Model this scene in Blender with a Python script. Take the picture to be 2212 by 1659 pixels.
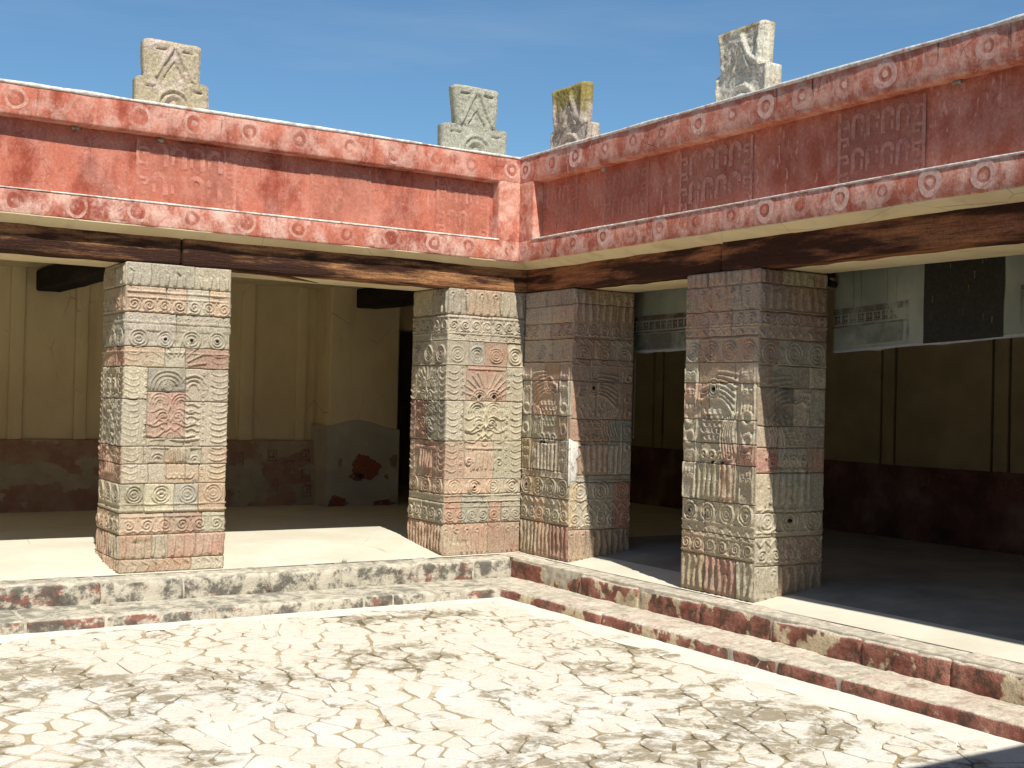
import bpy, math, random
import numpy as np
from mathutils import Matrix, Vector
random.seed(7); rng = np.random.RandomState(11)
S = bpy.context.scene
for o in list(bpy.data.objects): bpy.data.objects.remove(o)
COL = S.collection

# ------------------------------------------------------------------ camera
CAM = np.array((-6.6915, -10.3146, 1.5181)); YAW, PIT, ROL = 0.566, 0.0134, 0.0247
fw = np.array((math.sin(YAW)*math.cos(PIT), math.cos(YAW)*math.cos(PIT), math.sin(PIT)))
rt = np.array((math.cos(YAW), -math.sin(YAW), 0.)); up = np.cross(rt, fw)
c_, s_ = math.cos(ROL), math.sin(ROL)
rt, up = c_*rt+s_*up, -s_*rt+c_*up
cd = bpy.data.cameras.new('camera'); cam = bpy.data.objects.new('camera', cd); COL.objects.link(cam)
cd.sensor_fit = 'HORIZONTAL'; cd.sensor_width = 36; cd.lens = 2646.3/2212*36; cd.clip_start = .05; cd.clip_end = 2000
cam.matrix_world = Matrix(((rt[0], up[0], -fw[0], CAM[0]), (rt[1], up[1], -fw[1], CAM[1]), (rt[2], up[2], -fw[2], CAM[2]), (0, 0, 0, 1)))
S.camera = cam

# ------------------------------------------------------------------ light
SUN = Vector((-.163, -.735, 1.0)).normalized()
wd = bpy.data.worlds.new('World'); S.world = wd; wd.use_nodes = True
nt = wd.node_tree; nt.nodes.clear()
wo = nt.nodes.new('ShaderNodeOutputWorld'); bg = nt.nodes.new('ShaderNodeBackground'); sk = nt.nodes.new('ShaderNodeTexSky')
sk.sky_type = 'NISHITA'; sk.sun_disc = False
sk.sun_elevation = math.asin(SUN.z); sk.sun_rotation = math.atan2(SUN.x, SUN.y) % (2*math.pi)
sk.altitude = 300; sk.air_density = 1.0; sk.dust_density = 0.6; sk.ozone_density = 1.0
tc = nt.nodes.new('ShaderNodeTexCoord'); mp = nt.nodes.new('ShaderNodeMapping'); nz = nt.nodes.new('ShaderNodeTexNoise')
mp.inputs['Rotation'].default_value = (0, .42, .5); mp.inputs['Scale'].default_value = (1.3, 2.0, 11)
nz.inputs['Scale'].default_value = 1.6; nz.inputs['Detail'].default_value = 7; nz.inputs['Roughness'].default_value = .58
cr = nt.nodes.new('ShaderNodeValToRGB'); cr.color_ramp.elements[0].position = .48; cr.color_ramp.elements[1].position = .80
cr.color_ramp.elements[1].color = (.12, .12, .12, 1)
mx = nt.nodes.new('ShaderNodeMix'); mx.data_type = 'RGBA'; mx.inputs[7].default_value = (7.0, 7.4, 7.8, 1)
nt.links.new(tc.outputs['Generated'], mp.inputs['Vector']); nt.links.new(mp.outputs[0], nz.inputs['Vector']); nt.links.new(nz.outputs['Fac'], cr.inputs[0])
gd = nt.nodes.new('ShaderNodeMix'); gd.data_type = 'RGBA'; gd.blend_type = 'MULTIPLY'; gd.inputs[0].default_value = 1; gd.inputs[7].default_value = (.66, .92, 1.05, 1)   # deep dry-season blue
nt.links.new(sk.outputs[0], gd.inputs[6]); nt.links.new(cr.outputs[0], mx.inputs[0]); nt.links.new(gd.outputs[2], mx.inputs[6]); nt.links.new(mx.outputs[2], bg.inputs[0])
bg.inputs[1].default_value = .092; nt.links.new(bg.outputs[0], wo.inputs[0])
sl = bpy.data.lights.new('sun', 'SUN'); sl.energy = 5.0; sl.angle = math.radians(.53); sl.color = (1, .965, .89)
so = bpy.data.objects.new('sun', sl); COL.objects.link(so); so.rotation_euler = SUN.to_track_quat('Z', 'Y').to_euler()
S.view_settings.view_transform = 'Standard'; S.view_settings.look = 'None'; S.view_settings.exposure = 0.32; S.view_settings.gamma = 1

# ------------------------------------------------------------------ numeric helpers
def _hash(ix, iy, iz, seed):
    h = (ix.astype(np.int64)*374761393 + iy.astype(np.int64)*668265263 + iz.astype(np.int64)*1442695041 + seed*974634777) & 0xffffffff
    h = ((h ^ (h >> 13))*1274126177) & 0xffffffff
    h = ((h ^ (h >> 16))*2246822519) & 0xffffffff
    return (h ^ (h >> 15))/4294967295.0
def vn(P, scale=1.0, seed=0):
    """value noise -1..1 on Nx3 points"""
    P = np.asarray(P, float)*scale; i = np.floor(P); f = P-i; f = f*f*(3-2*f); i = i.astype(np.int64)
    r = 0
    for a in (0, 1):
        for b in (0, 1):
            for c in (0, 1):
                w = (f[:, 0] if a else 1-f[:, 0])*(f[:, 1] if b else 1-f[:, 1])*(f[:, 2] if c else 1-f[:, 2])
                r = r+w*_hash(i[:, 0]+a, i[:, 1]+b, i[:, 2]+c, seed)
    return r*2-1
def fbm(P, scale, seed=0, octs=3):
    r = 0; a = 1.0; t = 0
    for k in range(octs):
        r = r+a*vn(P, scale*2**k, seed+k*13); t += a; a *= .5
    return r/t
def lift(U, seed=0):
    U = np.atleast_2d(U); return np.c_[U, np.full(len(U), seed*3.7)]

# ------------------------------------------------------------------ object helpers
def prop(o, label=None, cat=None, group=None, kind=None):
    if label: o['label'] = label
    if cat: o['category'] = cat
    if group: o['group'] = group
    if kind: o['kind'] = kind
    return o
def root_of(p):
    v = Vector((0, 0, 0))
    while p is not None: v = v+Vector(p.location); p = p.parent
    return np.array(v)
def mesh_obj(name, V, F, mat, parent=None, smooth=False, color=None):
    V = np.asarray(V, float)
    if parent is not None: V = V-root_of(parent)
    me = bpy.data.meshes.new(name); me.from_pydata(V.tolist(), [], F); me.update()
    if mat: me.materials.append(mat)
    if smooth: me.polygons.foreach_set('use_smooth', [True]*len(me.polygons))
    o = bpy.data.objects.new(name, me); COL.objects.link(o)
    if parent is not None: o.parent = parent
    if color is not None: o.color = (*color, 1)
    return o
def empty(name, loc, label=None, cat=None, group=None, kind=None):
    o = bpy.data.objects.new(name, None); COL.objects.link(o); o.location = loc; o.empty_display_size = .2
    return prop(o, label, cat, group, kind)
def lines_for(lo, hi, b, seg):
    n = max(1, int(round((hi-lo-2*b)/seg)))
    inner = np.linspace(lo+b, hi-b, n+1)
    return np.r_[lo, lo+b*.35, inner, hi-b*.35, hi]
def rough_box(lo, hi, b=.012, seg=.1, amp=.004, fs=4.0, seed=0, big=0.0):
    """a box with rounded, slightly wandering edges; returns verts, faces"""
    lo = np.array(lo, float); hi = np.array(hi, float); b = min(b, .45*min(hi-lo))
    if np.isscalar(seg): seg = (seg,)*3
    G = [lines_for(lo[k], hi[k], b, seg[k]) for k in range(3)]; N = [len(g) for g in G]
    idx = {}; V = []; F = []
    def vid(i, j, k):
        t = (i, j, k)
        if t not in idx: idx[t] = len(V); V.append((G[0][i], G[1][j], G[2][k]))
        return idx[t]
    for ax in range(3):
        a1, a2 = (ax+1) % 3, (ax+2) % 3
        for side in (0, N[ax]-1):
            for i in range(N[a1]-1):
                for j in range(N[a2]-1):
                    q = []
                    for di, dj in ((0, 0), (1, 0), (1, 1), (0, 1)):
                        t = [0, 0, 0]; t[ax] = side; t[a1] = i+di; t[a2] = j+dj; q.append(vid(*t))
                    F.append(q if side else q[::-1])
    V = np.array(V); q = np.clip(V, lo+b, hi-b); d = V-q; n = np.linalg.norm(d, axis=1, keepdims=True); n[n == 0] = 1
    d = d/n; V = q+b*d
    if amp: V = V+d*(fbm(V, fs, seed)*amp)[:, None]
    if big: V = V+d*(vn(V, .9, seed+5)*big)[:, None]
    return V, F
def box_obj(name, lo, hi, mat, parent=None, **k):
    c = k.pop('color', None); V, F = rough_box(lo, hi, **k); return mesh_obj(name, V, F, mat, parent, True, c)
def sharp_box(lo, hi):
    V = [(x, y, z) for x in (lo[0], hi[0]) for y in (lo[1], hi[1]) for z in (lo[2], hi[2])]
    return V, [(0, 1, 3, 2), (4, 6, 7, 5), (0, 4, 5, 1), (2, 3, 7, 6), (0, 2, 6, 4), (1, 5, 7, 3)]
def multi(parts):
    V = []; F = []
    for v, f in parts:
        n = len(V); V += [tuple(p) for p in v]; F += [tuple(i+n for i in q) for q in f]
    return V, F

# ------------------------------------------------------------------ materials
class NT:
    def __init__(s, name):
        s.m = bpy.data.materials.new(name); s.m.use_nodes = True; s.t = s.m.node_tree; s.n = s.t.nodes
        s.p = s.n['Principled BSDF']; s.p.inputs['Roughness'].default_value = .93; s.p.inputs['Specular IOR Level'].default_value = .2
        g = s.n.new('ShaderNodeNewGeometry'); s.pos = g.outputs['Position']
    def link(s, a, b): s.t.links.new(a, b)
    def _in(s, sock, v):
        if isinstance(v, (int, float)): sock.default_value = v
        elif isinstance(v, tuple): sock.default_value = v if len(v) == 4 or sock.type == 'VECTOR' else (*v, 1)
        else: s.link(v, sock)
    def noise(s, scale, stretch=(1, 1, 1), detail=5, rough=.6, off=(0, 0, 0), vec=None, dist=0):
        m = s.n.new('ShaderNodeMapping'); m.inputs['Scale'].default_value = stretch; m.inputs['Location'].default_value = off
        s.link(vec or s.pos, m.inputs[0]); t = s.n.new('ShaderNodeTexNoise'); t.inputs['Scale'].default_value = scale
        t.inputs['Detail'].default_value = detail; t.inputs['Roughness'].default_value = rough; t.inputs['Distortion'].default_value = dist
        s.link(m.outputs[0], t.inputs['Vector']); return t.outputs['Fac']
    def voro(s, scale, stretch=(1, 1, 1), feature='F1', off=(0, 0, 0)):
        m = s.n.new('ShaderNodeMapping'); m.inputs['Scale'].default_value = stretch; m.inputs['Location'].default_value = off
        s.link(s.pos, m.inputs[0]); t = s.n.new('ShaderNodeTexVoronoi'); t.feature = feature; t.inputs['Scale'].default_value = scale
        s.link(m.outputs[0], t.inputs['Vector']); return t.outputs['Distance']
    def ramp(s, x, a, b, lo=0., hi=1.):
        r = s.n.new('ShaderNodeMapRange'); r.interpolation_type = 'SMOOTHSTEP'; s._in(r.inputs[0], x)
        r.inputs[1].default_value = a; r.inputs[2].default_value = b; r.inputs[3].default_value = lo; r.inputs[4].default_value = hi
        return r.outputs[0]
    def mix(s, f, a, b, mode='MIX'):
        m = s.n.new('ShaderNodeMix'); m.data_type = 'RGBA'; m.blend_type = mode
        s._in(m.inputs[0], f); s._in(m.inputs[6], a); s._in(m.inputs[7], b); return m.outputs[2]
    def math(s, op, a, b=0.):
        m = s.n.new('ShaderNodeMath'); m.operation = op; s._in(m.inputs[0], a); s._in(m.inputs[1], b); return m.outputs[0]
    def sep(s):
        m = s.n.new('ShaderNodeSeparateXYZ'); s.link(s.pos, m.inputs[0]); return m.outputs
    def objinfo(s):
        return s.n.new('ShaderNodeObjectInfo').outputs
    def gray(s, v):
        m = s.n.new('ShaderNodeCombineColor'); [s.link(v, m.inputs[i]) for i in range(3)]; return m.outputs[0]
    def color(s, c): s._in(s.p.inputs['Base Color'], c); return s
    def bump(s, h, strength=.5, dist=.01):
        b = s.n.new('ShaderNodeBump'); b.inputs['Strength'].default_value = strength; b.inputs['Distance'].default_value = dist
        s.link(h, b.inputs['Height']); s.link(b.outputs[0], s.p.inputs['Normal']); return s
    def alpha(s, a):
        s._in(s.p.inputs['Alpha'], a); return s

def mat_stone():
    t = NT('carved_volcanic_stone'); oi = t.objinfo()
    f1 = t.noise(7, detail=6); f2 = t.noise(70, detail=4, rough=.7); f3 = t.noise(2.2, off=(3, 1, 2))
    c = t.mix(t.ramp(f1, .35, .7), oi['Color'], t.mix(.55, oi['Color'], (.42, .34, .24)))
    c = t.mix(t.ramp(f3, .42, .70, 0, .6), c, (.47, .41, .30))
    v = t.ramp(oi['Random'], 0, 1, .9, 1.1)
    c = t.mix(1.0, c, t.gray(v), 'MULTIPLY')
    c = t.mix(1.0, c, t.gray(t.ramp(f2, .3, .72, .62, 1.22)), 'MULTIPLY')
    po = t.ramp(t.voro(55), .10, .22, .7, 0.)
    c = t.mix(t.math('MULTIPLY', po, t.ramp(t.noise(14), .45, .6)), c, (.07, .055, .04))
    w = t.math('MULTIPLY', t.ramp(t.noise(95, detail=3), .66, .73), t.ramp(t.noise(4, off=(5, 5, 5)), .45, .65))
    c = t.mix(t.math('MULTIPLY', w, .6), c, (.72, .68, .58))
    t.color(c).bump(t.math('SUBTRACT', t.noise(60, detail=6, rough=.7), t.math('MULTIPLY', po, .5)), .55, .008); return t.m
M_STONE = mat_stone()

def mat_plain(name, col, var=.25, scale=6, bump=.3, speck=None, bd=.006):
    t = NT(name); f = t.noise(scale, detail=7, rough=.65)
    c = t.mix(1.0, col, t.gray(t.ramp(f, .28, .75, 1-var, 1+var*.6)), 'MULTIPLY')
    if speck: c = t.mix(t.ramp(t.noise(scale*.35, off=(9, 4, 1)), .5, .72), c, speck)
    t.color(c).bump(t.noise(scale*9, detail=5), bump, bd); return t.m
M_MORTAR = mat_plain('joint_mortar', (.40, .35, .26), .5, 9)
M_WHITE_PATCH = mat_plain('white_repair_plaster', (.66, .62, .55), .2, 14, .5)
def mat_cream():
    t = NT('cream_plaster'); n = t.noise(1.4, (1, 1, .6), 7, .66); st = t.noise(5, (1, 1, .12), 5, .6, (3, 3, 3)); f = t.noise(9, detail=6, rough=.7, off=(7, 2, 2))
    c = t.mix(t.ramp(n, .36, .64), (.74, .62, .385), (.65, .52, .31)); c = t.mix(t.ramp(st, .55, .72, 0, .35), c, (.40, .31, .18)); c = t.mix(t.ramp(f, .60, .72, 0, .4), c, (.70, .62, .45))
    cr = t.math('MULTIPLY', t.ramp(t.voro(1.1, (1, 1, .5), 'DISTANCE_TO_EDGE'), 0, .006, 1, 0), t.ramp(t.noise(1.1, off=(4, 8, 2)), .5, .58)); c = t.mix(t.math('MULTIPLY', cr, .5), c, (.22, .16, .09))
    t.color(c).bump(t.noise(7, detail=8, rough=.6), .3, .012); return t.m
M_CREAM = mat_cream()
M_INLAY = mat_plain('obsidian_inlay', (.012, .012, .014), .2, 9)
M_CHIP = mat_plain('bare_grey_cement', (.34, .32, .265), .4, 22, .6, (.44, .36, .22))
M_BLACK = mat_plain('black_metal', (.015, .015, .016), .2, 9)
M_STEEL = mat_plain('dull_steel', (.35, .34, .33), .2, 30)

def mat_red(name, side):
    """faded red lime paint: pale bleached patches, drips under the coping, rain flecks on the right wing"""
    t = NT(name); oi = t.objinfo()
    if side == 'L':
        st = (1, 1, .55); deep, mid, pale = (.29, .062, .036), (.50, .155, .098), (.74, .47, .37)
        a = t.ramp(t.noise(3.2, st, 8, .70), .38, .56); b = t.ramp(t.noise(4.2, (1, 1, .8), 9, .74, (4, 2, 8)), .40, .64)
        c = t.mix(a, deep, mid); c = t.mix(t.math('MULTIPLY', b, t.math('ADD', .12, t.math('MULTIPLY', oi['Alpha'], .80))), c, pale)
        fl = t.ramp(t.noise(38, (1, 1, .8), 4, .7, (1, 7, 3)), .62, .72); c = t.mix(t.math('MULTIPLY', fl, .45), c, (.80, .58, .46))
        run = t.math('MULTIPLY', t.ramp(t.noise(9, (1, 1, .07), 4, .6, (2, 3, 1)), .56, .7), t.ramp(t.noise(2.2, (1, 1, 1), 3, .5, (8, 8, 3)), .45, .62))
        c = t.mix(t.math('MULTIPLY', run, .55), c, (.76, .44, .33))
    else:
        deep, mid, pale = (.42, .105, .060), (.60, .21, .135), (.82, .50, .385)
        a = t.ramp(t.noise(2.6, (1, 1, .6), 8, .66, (6, 1, 1)), .32, .66); b = t.ramp(t.noise(6, (1, 1, .7), 8, .74, (1, 2, 4)), .42, .62)
        c = t.mix(a, deep, mid); c = t.mix(t.math('MULTIPLY', b, t.math('ADD', .1, t.math('MULTIPLY', oi['Alpha'], .75))), c, pale)
        fl = t.ramp(t.noise(30, (1, 1, .28), 3, .55, (1, 7, 3), dist=.3), .585, .66)
        fl = t.math('MULTIPLY', fl, t.ramp(t.noise(1.1, (1, 1, 1), 2, .5, (3, 3, 3)), .36, .55))
        c = t.mix(t.math('MULTIPLY', fl, .8), c, (.74, .36, .27))
    z = t.sep()[2]
    dr = t.math('MULTIPLY', t.ramp(t.noise(26, (1, 1, .05), 2, .4, (5, 5, 5)), .64, .70), t.ramp(t.noise(4, (1, 1, .3), 3, .5, (1, 9, 9)), .5, .62))
    dr = t.math('MULTIPLY', dr, t.ramp(z, 3.70, 3.86)); c = t.mix(t.math('MULTIPLY', dr, .8), c, (.05, .025, .02))
    cr = t.ramp(t.voro(7, (1, 1, 1), 'DISTANCE_TO_EDGE'), .0, .022, 1, 0)
    cr = t.math('MULTIPLY', cr, t.ramp(t.noise(2.3, off=(9, 1, 5)), .52, .62)); c = t.mix(t.math('MULTIPLY', cr, .65), c, (.10, .03, .02))
    c = t.mix(1.0, c, t.gray(t.ramp(t.noise(45, detail=4, rough=.7), .3, .7, .82, 1.12)), 'MULTIPLY')
    t.color(c).bump(t.noise(24, detail=7, rough=.65), .45, .010); return t.m
M_RED = {'L': mat_red('faded_red_paint_north', 'L'), 'R': mat_red('faded_red_paint_east', 'R')}

def mat_decal(name, col, wear=.46, scale=16, strength=.85):
    t = NT(name); a = t.math('MULTIPLY', t.ramp(t.noise(scale, (1, 1, .7), 7, .72), wear-.10, wear+.12, 0, strength), t.ramp(t.objinfo()['Random'], 0, .8, .35, 1.1))
    c = t.mix(1.0, col, t.gray(t.ramp(t.noise(40, detail=4), .3, .7, .8, 1.15)), 'MULTIPLY')
    t.color(c).alpha(a); return t.m
M_RING = {'L': mat_decal('pale_ring_paint_north', (.78, .46, .36), .46, 9, .62), 'R': mat_decal('pale_ring_paint_east', (.82, .52, .42), .40, 8, .75),
          'D': mat_decal('dark_ring_paint', (.42, .115, .075), .47, 9, .55)}
M_MOTIF = {'L': mat_decal('pale_motif_paint_north', (.74, .33, .24), .47, 5, .6), 'R': mat_decal('pale_motif_paint_east', (.66, .30, .22), .42, 6, .75)}
M_MOTIFD = {'L': mat_decal('pale_motif_ground_north', (.68, .27, .18), .44, 3.5, .4), 'R': mat_decal('pale_motif_ground_east', (.58, .23, .16), .40, 4, .45)}
M_COPING = mat_plain('sunlit_lime_edge', (.76, .70, .62), .4, 26, .5, (.50, .24, .18))  # lime-white edge; the sun caught on the rounded rim is in its colour

def mat_wood(name, ax, dark, mid, lite):
    t = NT(name); st = [9, 9, 9]; st[ax] = .45
    g = t.noise(5, tuple(st), 7, .65, dist=.4); g2 = t.noise(16, tuple(st), 4, .6, (3, 1, 8)); p = t.noise(1.5, tuple(.45 if i == ax else 3.2 for i in range(3)), 6, .65, (4, 4, 2))
    c = t.mix(t.ramp(g, .3, .62), mid, lite); c = t.mix(t.ramp(p, .38, .54), c, dark)
    c = t.mix(t.ramp(g2, .58, .70, 0, .8), c, (.02, .012, .008)); c = t.mix(1.0, c, t.gray(t.ramp(t.noise(50, detail=3), .3, .7, .8, 1.15)), 'MULTIPLY')
    t.p.inputs['Roughness'].default_value = .8
    t.color(c).bump(t.math('ADD', g, t.math('MULTIPLY', g2, .6)), .9, .018); return t.m
M_WOOD_L = mat_wood('weathered_pine_north', 0, (.045, .018, .010), (.24, .095, .04), (.44, .22, .095))
M_WOOD_R = mat_wood('weathered_pine_east', 1, (.045, .015, .008), (.21, .075, .033), (.38, .155, .068))
M_WOOD_D = mat_wood('black_timber', 1, (.008, .006, .005), (.018, .012, .009), (.03, .02, .014))  # near-black tone for the ceiling beams

def mat_court(name, stone):
    t = NT(name); oi = t.objinfo()
    li = t.noise(1.0, (1, 1, 1), 7, .66, (4.1, 2.7, 0), dist=.6); fine = t.noise(11, detail=7, rough=.72, off=(2, 2, 2), dist=.8); mid = t.noise(4, detail=6, rough=.7, off=(6, 1, 0), dist=.5)
    area = t.math('ADD', li, t.math('MULTIPLY', t.math('SUBTRACT', mid, .5), .55))
    halo = t.ramp(area, .46, .56); lic = t.math('MULTIPLY', t.ramp(area, .515, .59), t.ramp(fine, .36, .52))
    if stone:
        c = t.mix(t.ramp(t.noise(3, detail=6, rough=.65), .32, .68), (.665, .65, .595), (.63, .59, .51)); c = t.mix(t.ramp(oi['Random'], .1, 1, 0, .6), c, (.64, .57, .455))
        c = t.mix(t.math('MULTIPLY', t.ramp(mid, .55, .75), .35), c, (.50, .42, .30))
        c = t.mix(t.math('MULTIPLY', t.math('MULTIPLY', halo, t.ramp(fine, .42, .62)), .55), c, (.46, .375, .24)); c = t.mix(t.math('MULTIPLY', lic, .78), c, (.235, .19, .115))
    else:
        c = t.mix(t.ramp(t.noise(2.3, detail=7, rough=.65, off=(1, 5, 0)), .40, .58), (.62, .56, .45), (.40, .305, .18))
        c = t.mix(halo, c, (.30, .235, .135)); c = t.mix(lic, c, (.15, .125, .08))
    c = t.mix(1.0, c, t.gray(t.ramp(t.noise(60, detail=4, rough=.7), .3, .7, .86, 1.08)), 'MULTIPLY')
    t.color(c).bump(t.noise(22, detail=8, rough=.7), .55, .010); return t.m
M_FLAG = mat_court('ivory_flagstone', True); M_JOINT = mat_court('sandy_joint_bed', False)
M_SCREED = mat_plain('white_lime_screed', (.68, .645, .57), .12, 5, .25, (.63, .57, .46))

def mat_floor():
    t = NT('cream_screed_floor'); c = t.mix(t.ramp(t.noise(1.3, detail=6), .35, .65), (.61, .58, .475), (.56, .51, .40))
    c = t.mix(t.ramp(t.noise(3.5, (1, 1, 1), 6, .7, (5, 5, 1)), .55, .7, 0, .5), c, (.64, .61, .53))
    cr = t.math('MULTIPLY', t.ramp(t.voro(.9, (1, 1, .01), 'DISTANCE_TO_EDGE'), 0, .006, 1, 0), t.ramp(t.noise(1.5, off=(2, 8, 1)), .5, .6))
    c = t.mix(t.math('MULTIPLY', cr, .5), c, (.22, .16, .09)); t.color(c).bump(t.noise(18, detail=6), .2, .006); return t.m
M_FLOOR = mat_floor()

def mat_step(name, side):
    t = NT(name); oi = t.objinfo(); g = t.n.new('ShaderNodeNewGeometry'); nm = t.n.new('ShaderNodeSeparateXYZ'); t.link(g.outputs['True Normal'], nm.inputs[0])
    top = t.ramp(nm.outputs[2], .45, .75)
    n1 = t.noise(4.5, (1, 1, 1.3), 8, .7); n2 = t.noise(7, (1, 1, 1), 8, .72, (4, 6, 1)); n3 = t.noise(26, detail=5, rough=.7)
    if side == 'L':
        lime = t.mix(t.ramp(n3, .35, .65), (.62, .57, .46), (.46, .41, .32))
        face = t.mix(t.ramp(t.math('ADD', n1, t.math('MULTIPLY', oi['Random'], .16)), .60, .68), lime, (.27, .12, .088))
        face = t.mix(t.ramp(n2, .43, .58, 0, .9), face, (.10, .092, .075))
        tread = t.mix(t.ramp(n2, .40, .60), (.58, .53, .42), (.25, .23, .18)); tread = t.mix(t.ramp(n3, .58, .68, 0, .7), tread, (.12, .11, .085))
    else:
        red = t.mix(t.ramp(n1, .38, .6), (.38, .175, .13), (.26, .10, .072))
        face = t.mix(t.ramp(n2, .47, .60, 0, .85), red, (.10, .068, .046)); face = t.mix(t.ramp(t.noise(3.1, detail=4, off=(6, 2, 9)), .54, .58), face, (.58, .48, .32))
        tread = t.mix(t.ramp(n1, .40, .6), (.62, .56, .45), (.54, .44, .35)); tread = t.mix(t.ramp(n2, .50, .66, 0, .75), tread, (.27, .21, .13))
    c = t.mix(top, face, tread); c = t.mix(1.0, c, t.gray(t.ramp(n3, .3, .7, .75, 1.15)), 'MULTIPLY')
    t.color(c).bump(t.math('ADD', n3, t.noise(70, detail=3)), .7, .010); return t.m
M_STEP = {'L': mat_step('lichened_step_stone', 'L'), 'R': mat_step('red_washed_step_stone', 'R')}
M_STEPMORTAR = mat_plain('pale_step_mortar', (.52, .47, .37), .4, 14, .6, (.33, .29, .22))

def mat_dado(name, z0, z1):
    t = NT(name); n = t.noise(1.6, (1, 1, 1.5), 6, .6, (2, 1, 4)); n2 = t.noise(5, detail=6, rough=.65)
    c = t.mix(t.ramp(n2, .35, .65), (.30, .165, .115), (.38, .26, .185)); c = t.mix(t.ramp(n, .50, .53), c, t.mix(t.ramp(n2, .3, .7), (.44, .37, .26), (.34, .29, .21)))
    c = t.mix(t.ramp(t.noise(9, detail=5, off=(3, 3, 3)), .6, .68, 0, .6), c, (.40, .22, .17)); t.color(c).bump(n2, .25, .008); return t.m
M_DADO = mat_dado('worn_mural_dado', 0, 1)
M_DADO_R = mat_plain('dark_red_mural_dado', (.16, .075, .06), .5, 3, .3, (.27, .19, .14))
M_DADO_MOTIF = mat_decal('mural_meander_paint', (.44, .20, .14), .5, 6, .6)
M_REDPATCH = mat_decal('old_red_plaster_patch', (.30, .095, .055), .38, 10, 1.0)
M_PIERLOW = mat_plain('grey_cement_render', (.47, .43, .34), .2, 2.5, .25, (.40, .38, .33))

def mat_merlon(name, base, alt, mossy, mosscol, darkamt):
    t = NT(name); n = t.noise(6, detail=7, rough=.7); f = t.noise(55, detail=4, rough=.7); z = t.sep()[2]
    c = t.mix(t.ramp(n, .48, .66), base, alt)
    c = t.mix(t.math('MULTIPLY', t.ramp(t.voro(60), .12, .25, 1, 0), .7), c, (.06, .05, .045))
    if mossy:
        m = t.ramp(t.math('ADD', z, t.math('MULTIPLY', t.noise(7, (1, 1, .5), 6, .7), .5)), mossy, mossy+.14); c = t.mix(t.math('MULTIPLY', m, .85), c, mosscol)
    c = t.mix(t.ramp(t.noise(22, detail=6, rough=.75, off=(2, 9, 2)), .58, .66, 0, darkamt), c, (.055, .05, .045))
    c = t.mix(1.0, c, t.gray(t.ramp(f, .3, .7, .65, 1.2)), 'MULTIPLY'); t.color(c).bump(t.noise(48, detail=6, rough=.7), .7, .012); return t.m

# ------------------------------------------------------------------ relief drawing in face coordinates (metres, u right, v up)
def circ(cx, cy, r, n=26, a0=0, a1=2*math.pi, ry=None):
    a = np.linspace(a0, a1, n); return np.c_[cx+r*np.cos(a), cy+(ry or r)*np.sin(a)]
def sstep(x): x = np.clip(x, 0, 1); return x*x*(3-2*x)
class Relief:
    def __init__(s): s.st = []
    def stroke(s, P, w=.008, h=.014, e=.0045):
        P = np.atleast_2d(np.array(P, float)); m = w+e
        s.st.append((P, w, h, e, P[:, 0].min()-m, P[:, 0].max()+m, P[:, 1].min()-m, P[:, 1].max()+m, 0))
    def rect(s, u0, u1, v0, v1, h, e=.008):
        s.st.append((np.array([[u0, v0], [u1, v1]]), 0, h, e, u0-e, u1+e, v0-e, v1+e, 1))
    def ev(s, U):
        H = np.zeros(len(U)); D = np.zeros(len(U))
        if len(U) == 0: return H
        a0, a1, b0, b1 = U[:, 0].min(), U[:, 0].max(), U[:, 1].min(), U[:, 1].max()
        for P, w, h, e, x0, x1, y0, y1, k in s.st:
            if x1 < a0 or x0 > a1 or y1 < b0 or y0 > b1: continue
            m = np.where((U[:, 0] > x0) & (U[:, 0] < x1) & (U[:, 1] > y0) & (U[:, 1] < y1))[0]
            if not len(m): continue
            Q = U[m]
            if k == 1:
                d = np.maximum(np.maximum(P[0, 0]-Q[:, 0], Q[:, 0]-P[1, 0]), np.maximum(P[0, 1]-Q[:, 1], Q[:, 1]-P[1, 1]))
                v = h*sstep((e-d)/(2*e))
            else:
                if len(P) == 1: d = np.hypot(*(Q-P[0]).T)
                else:
                    A = P[:-1]; B = P[1:]-A; L = np.maximum((B**2).sum(1), 1e-12)
                    t = np.clip(((Q[:, None, :]-A)*B).sum(2)/L, 0, 1); d = np.sqrt(((Q[:, None, :]-A-t[..., None]*B)**2).sum(2).min(1))
                v = h*sstep((w+e-d)/(2*e))
            if h > 0: H[m] = np.maximum(H[m], v)
            else: D[m] = np.minimum(D[m], v)
        return np.where(D < -1e-4, np.minimum(H+D, H*.2+D), H)
def eye(R, cx, cy, r, hole=False):
    R.stroke(circ(cx, cy, r), .007, .017); R.stroke(circ(cx, cy, r*.66), .006, .015); R.stroke(circ(cx, cy, r*.30, 14), .006, .013)
    a = np.linspace(0, math.pi, 8); R.stroke(np.c_[cx-r*.36*np.cos(a), cy+r*.18*np.sin(a)], .004, .016); R.stroke([(cx, cy)], .006, -.016 if hole else .013)
def eyes(R, w, cy, n, r, holes=(), u0=0.):
    for i in range(n): eye(R, u0+(i+.5)*w/n, cy+random.uniform(-.004, .004), r*random.uniform(.93, 1.05), i in holes)
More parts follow.
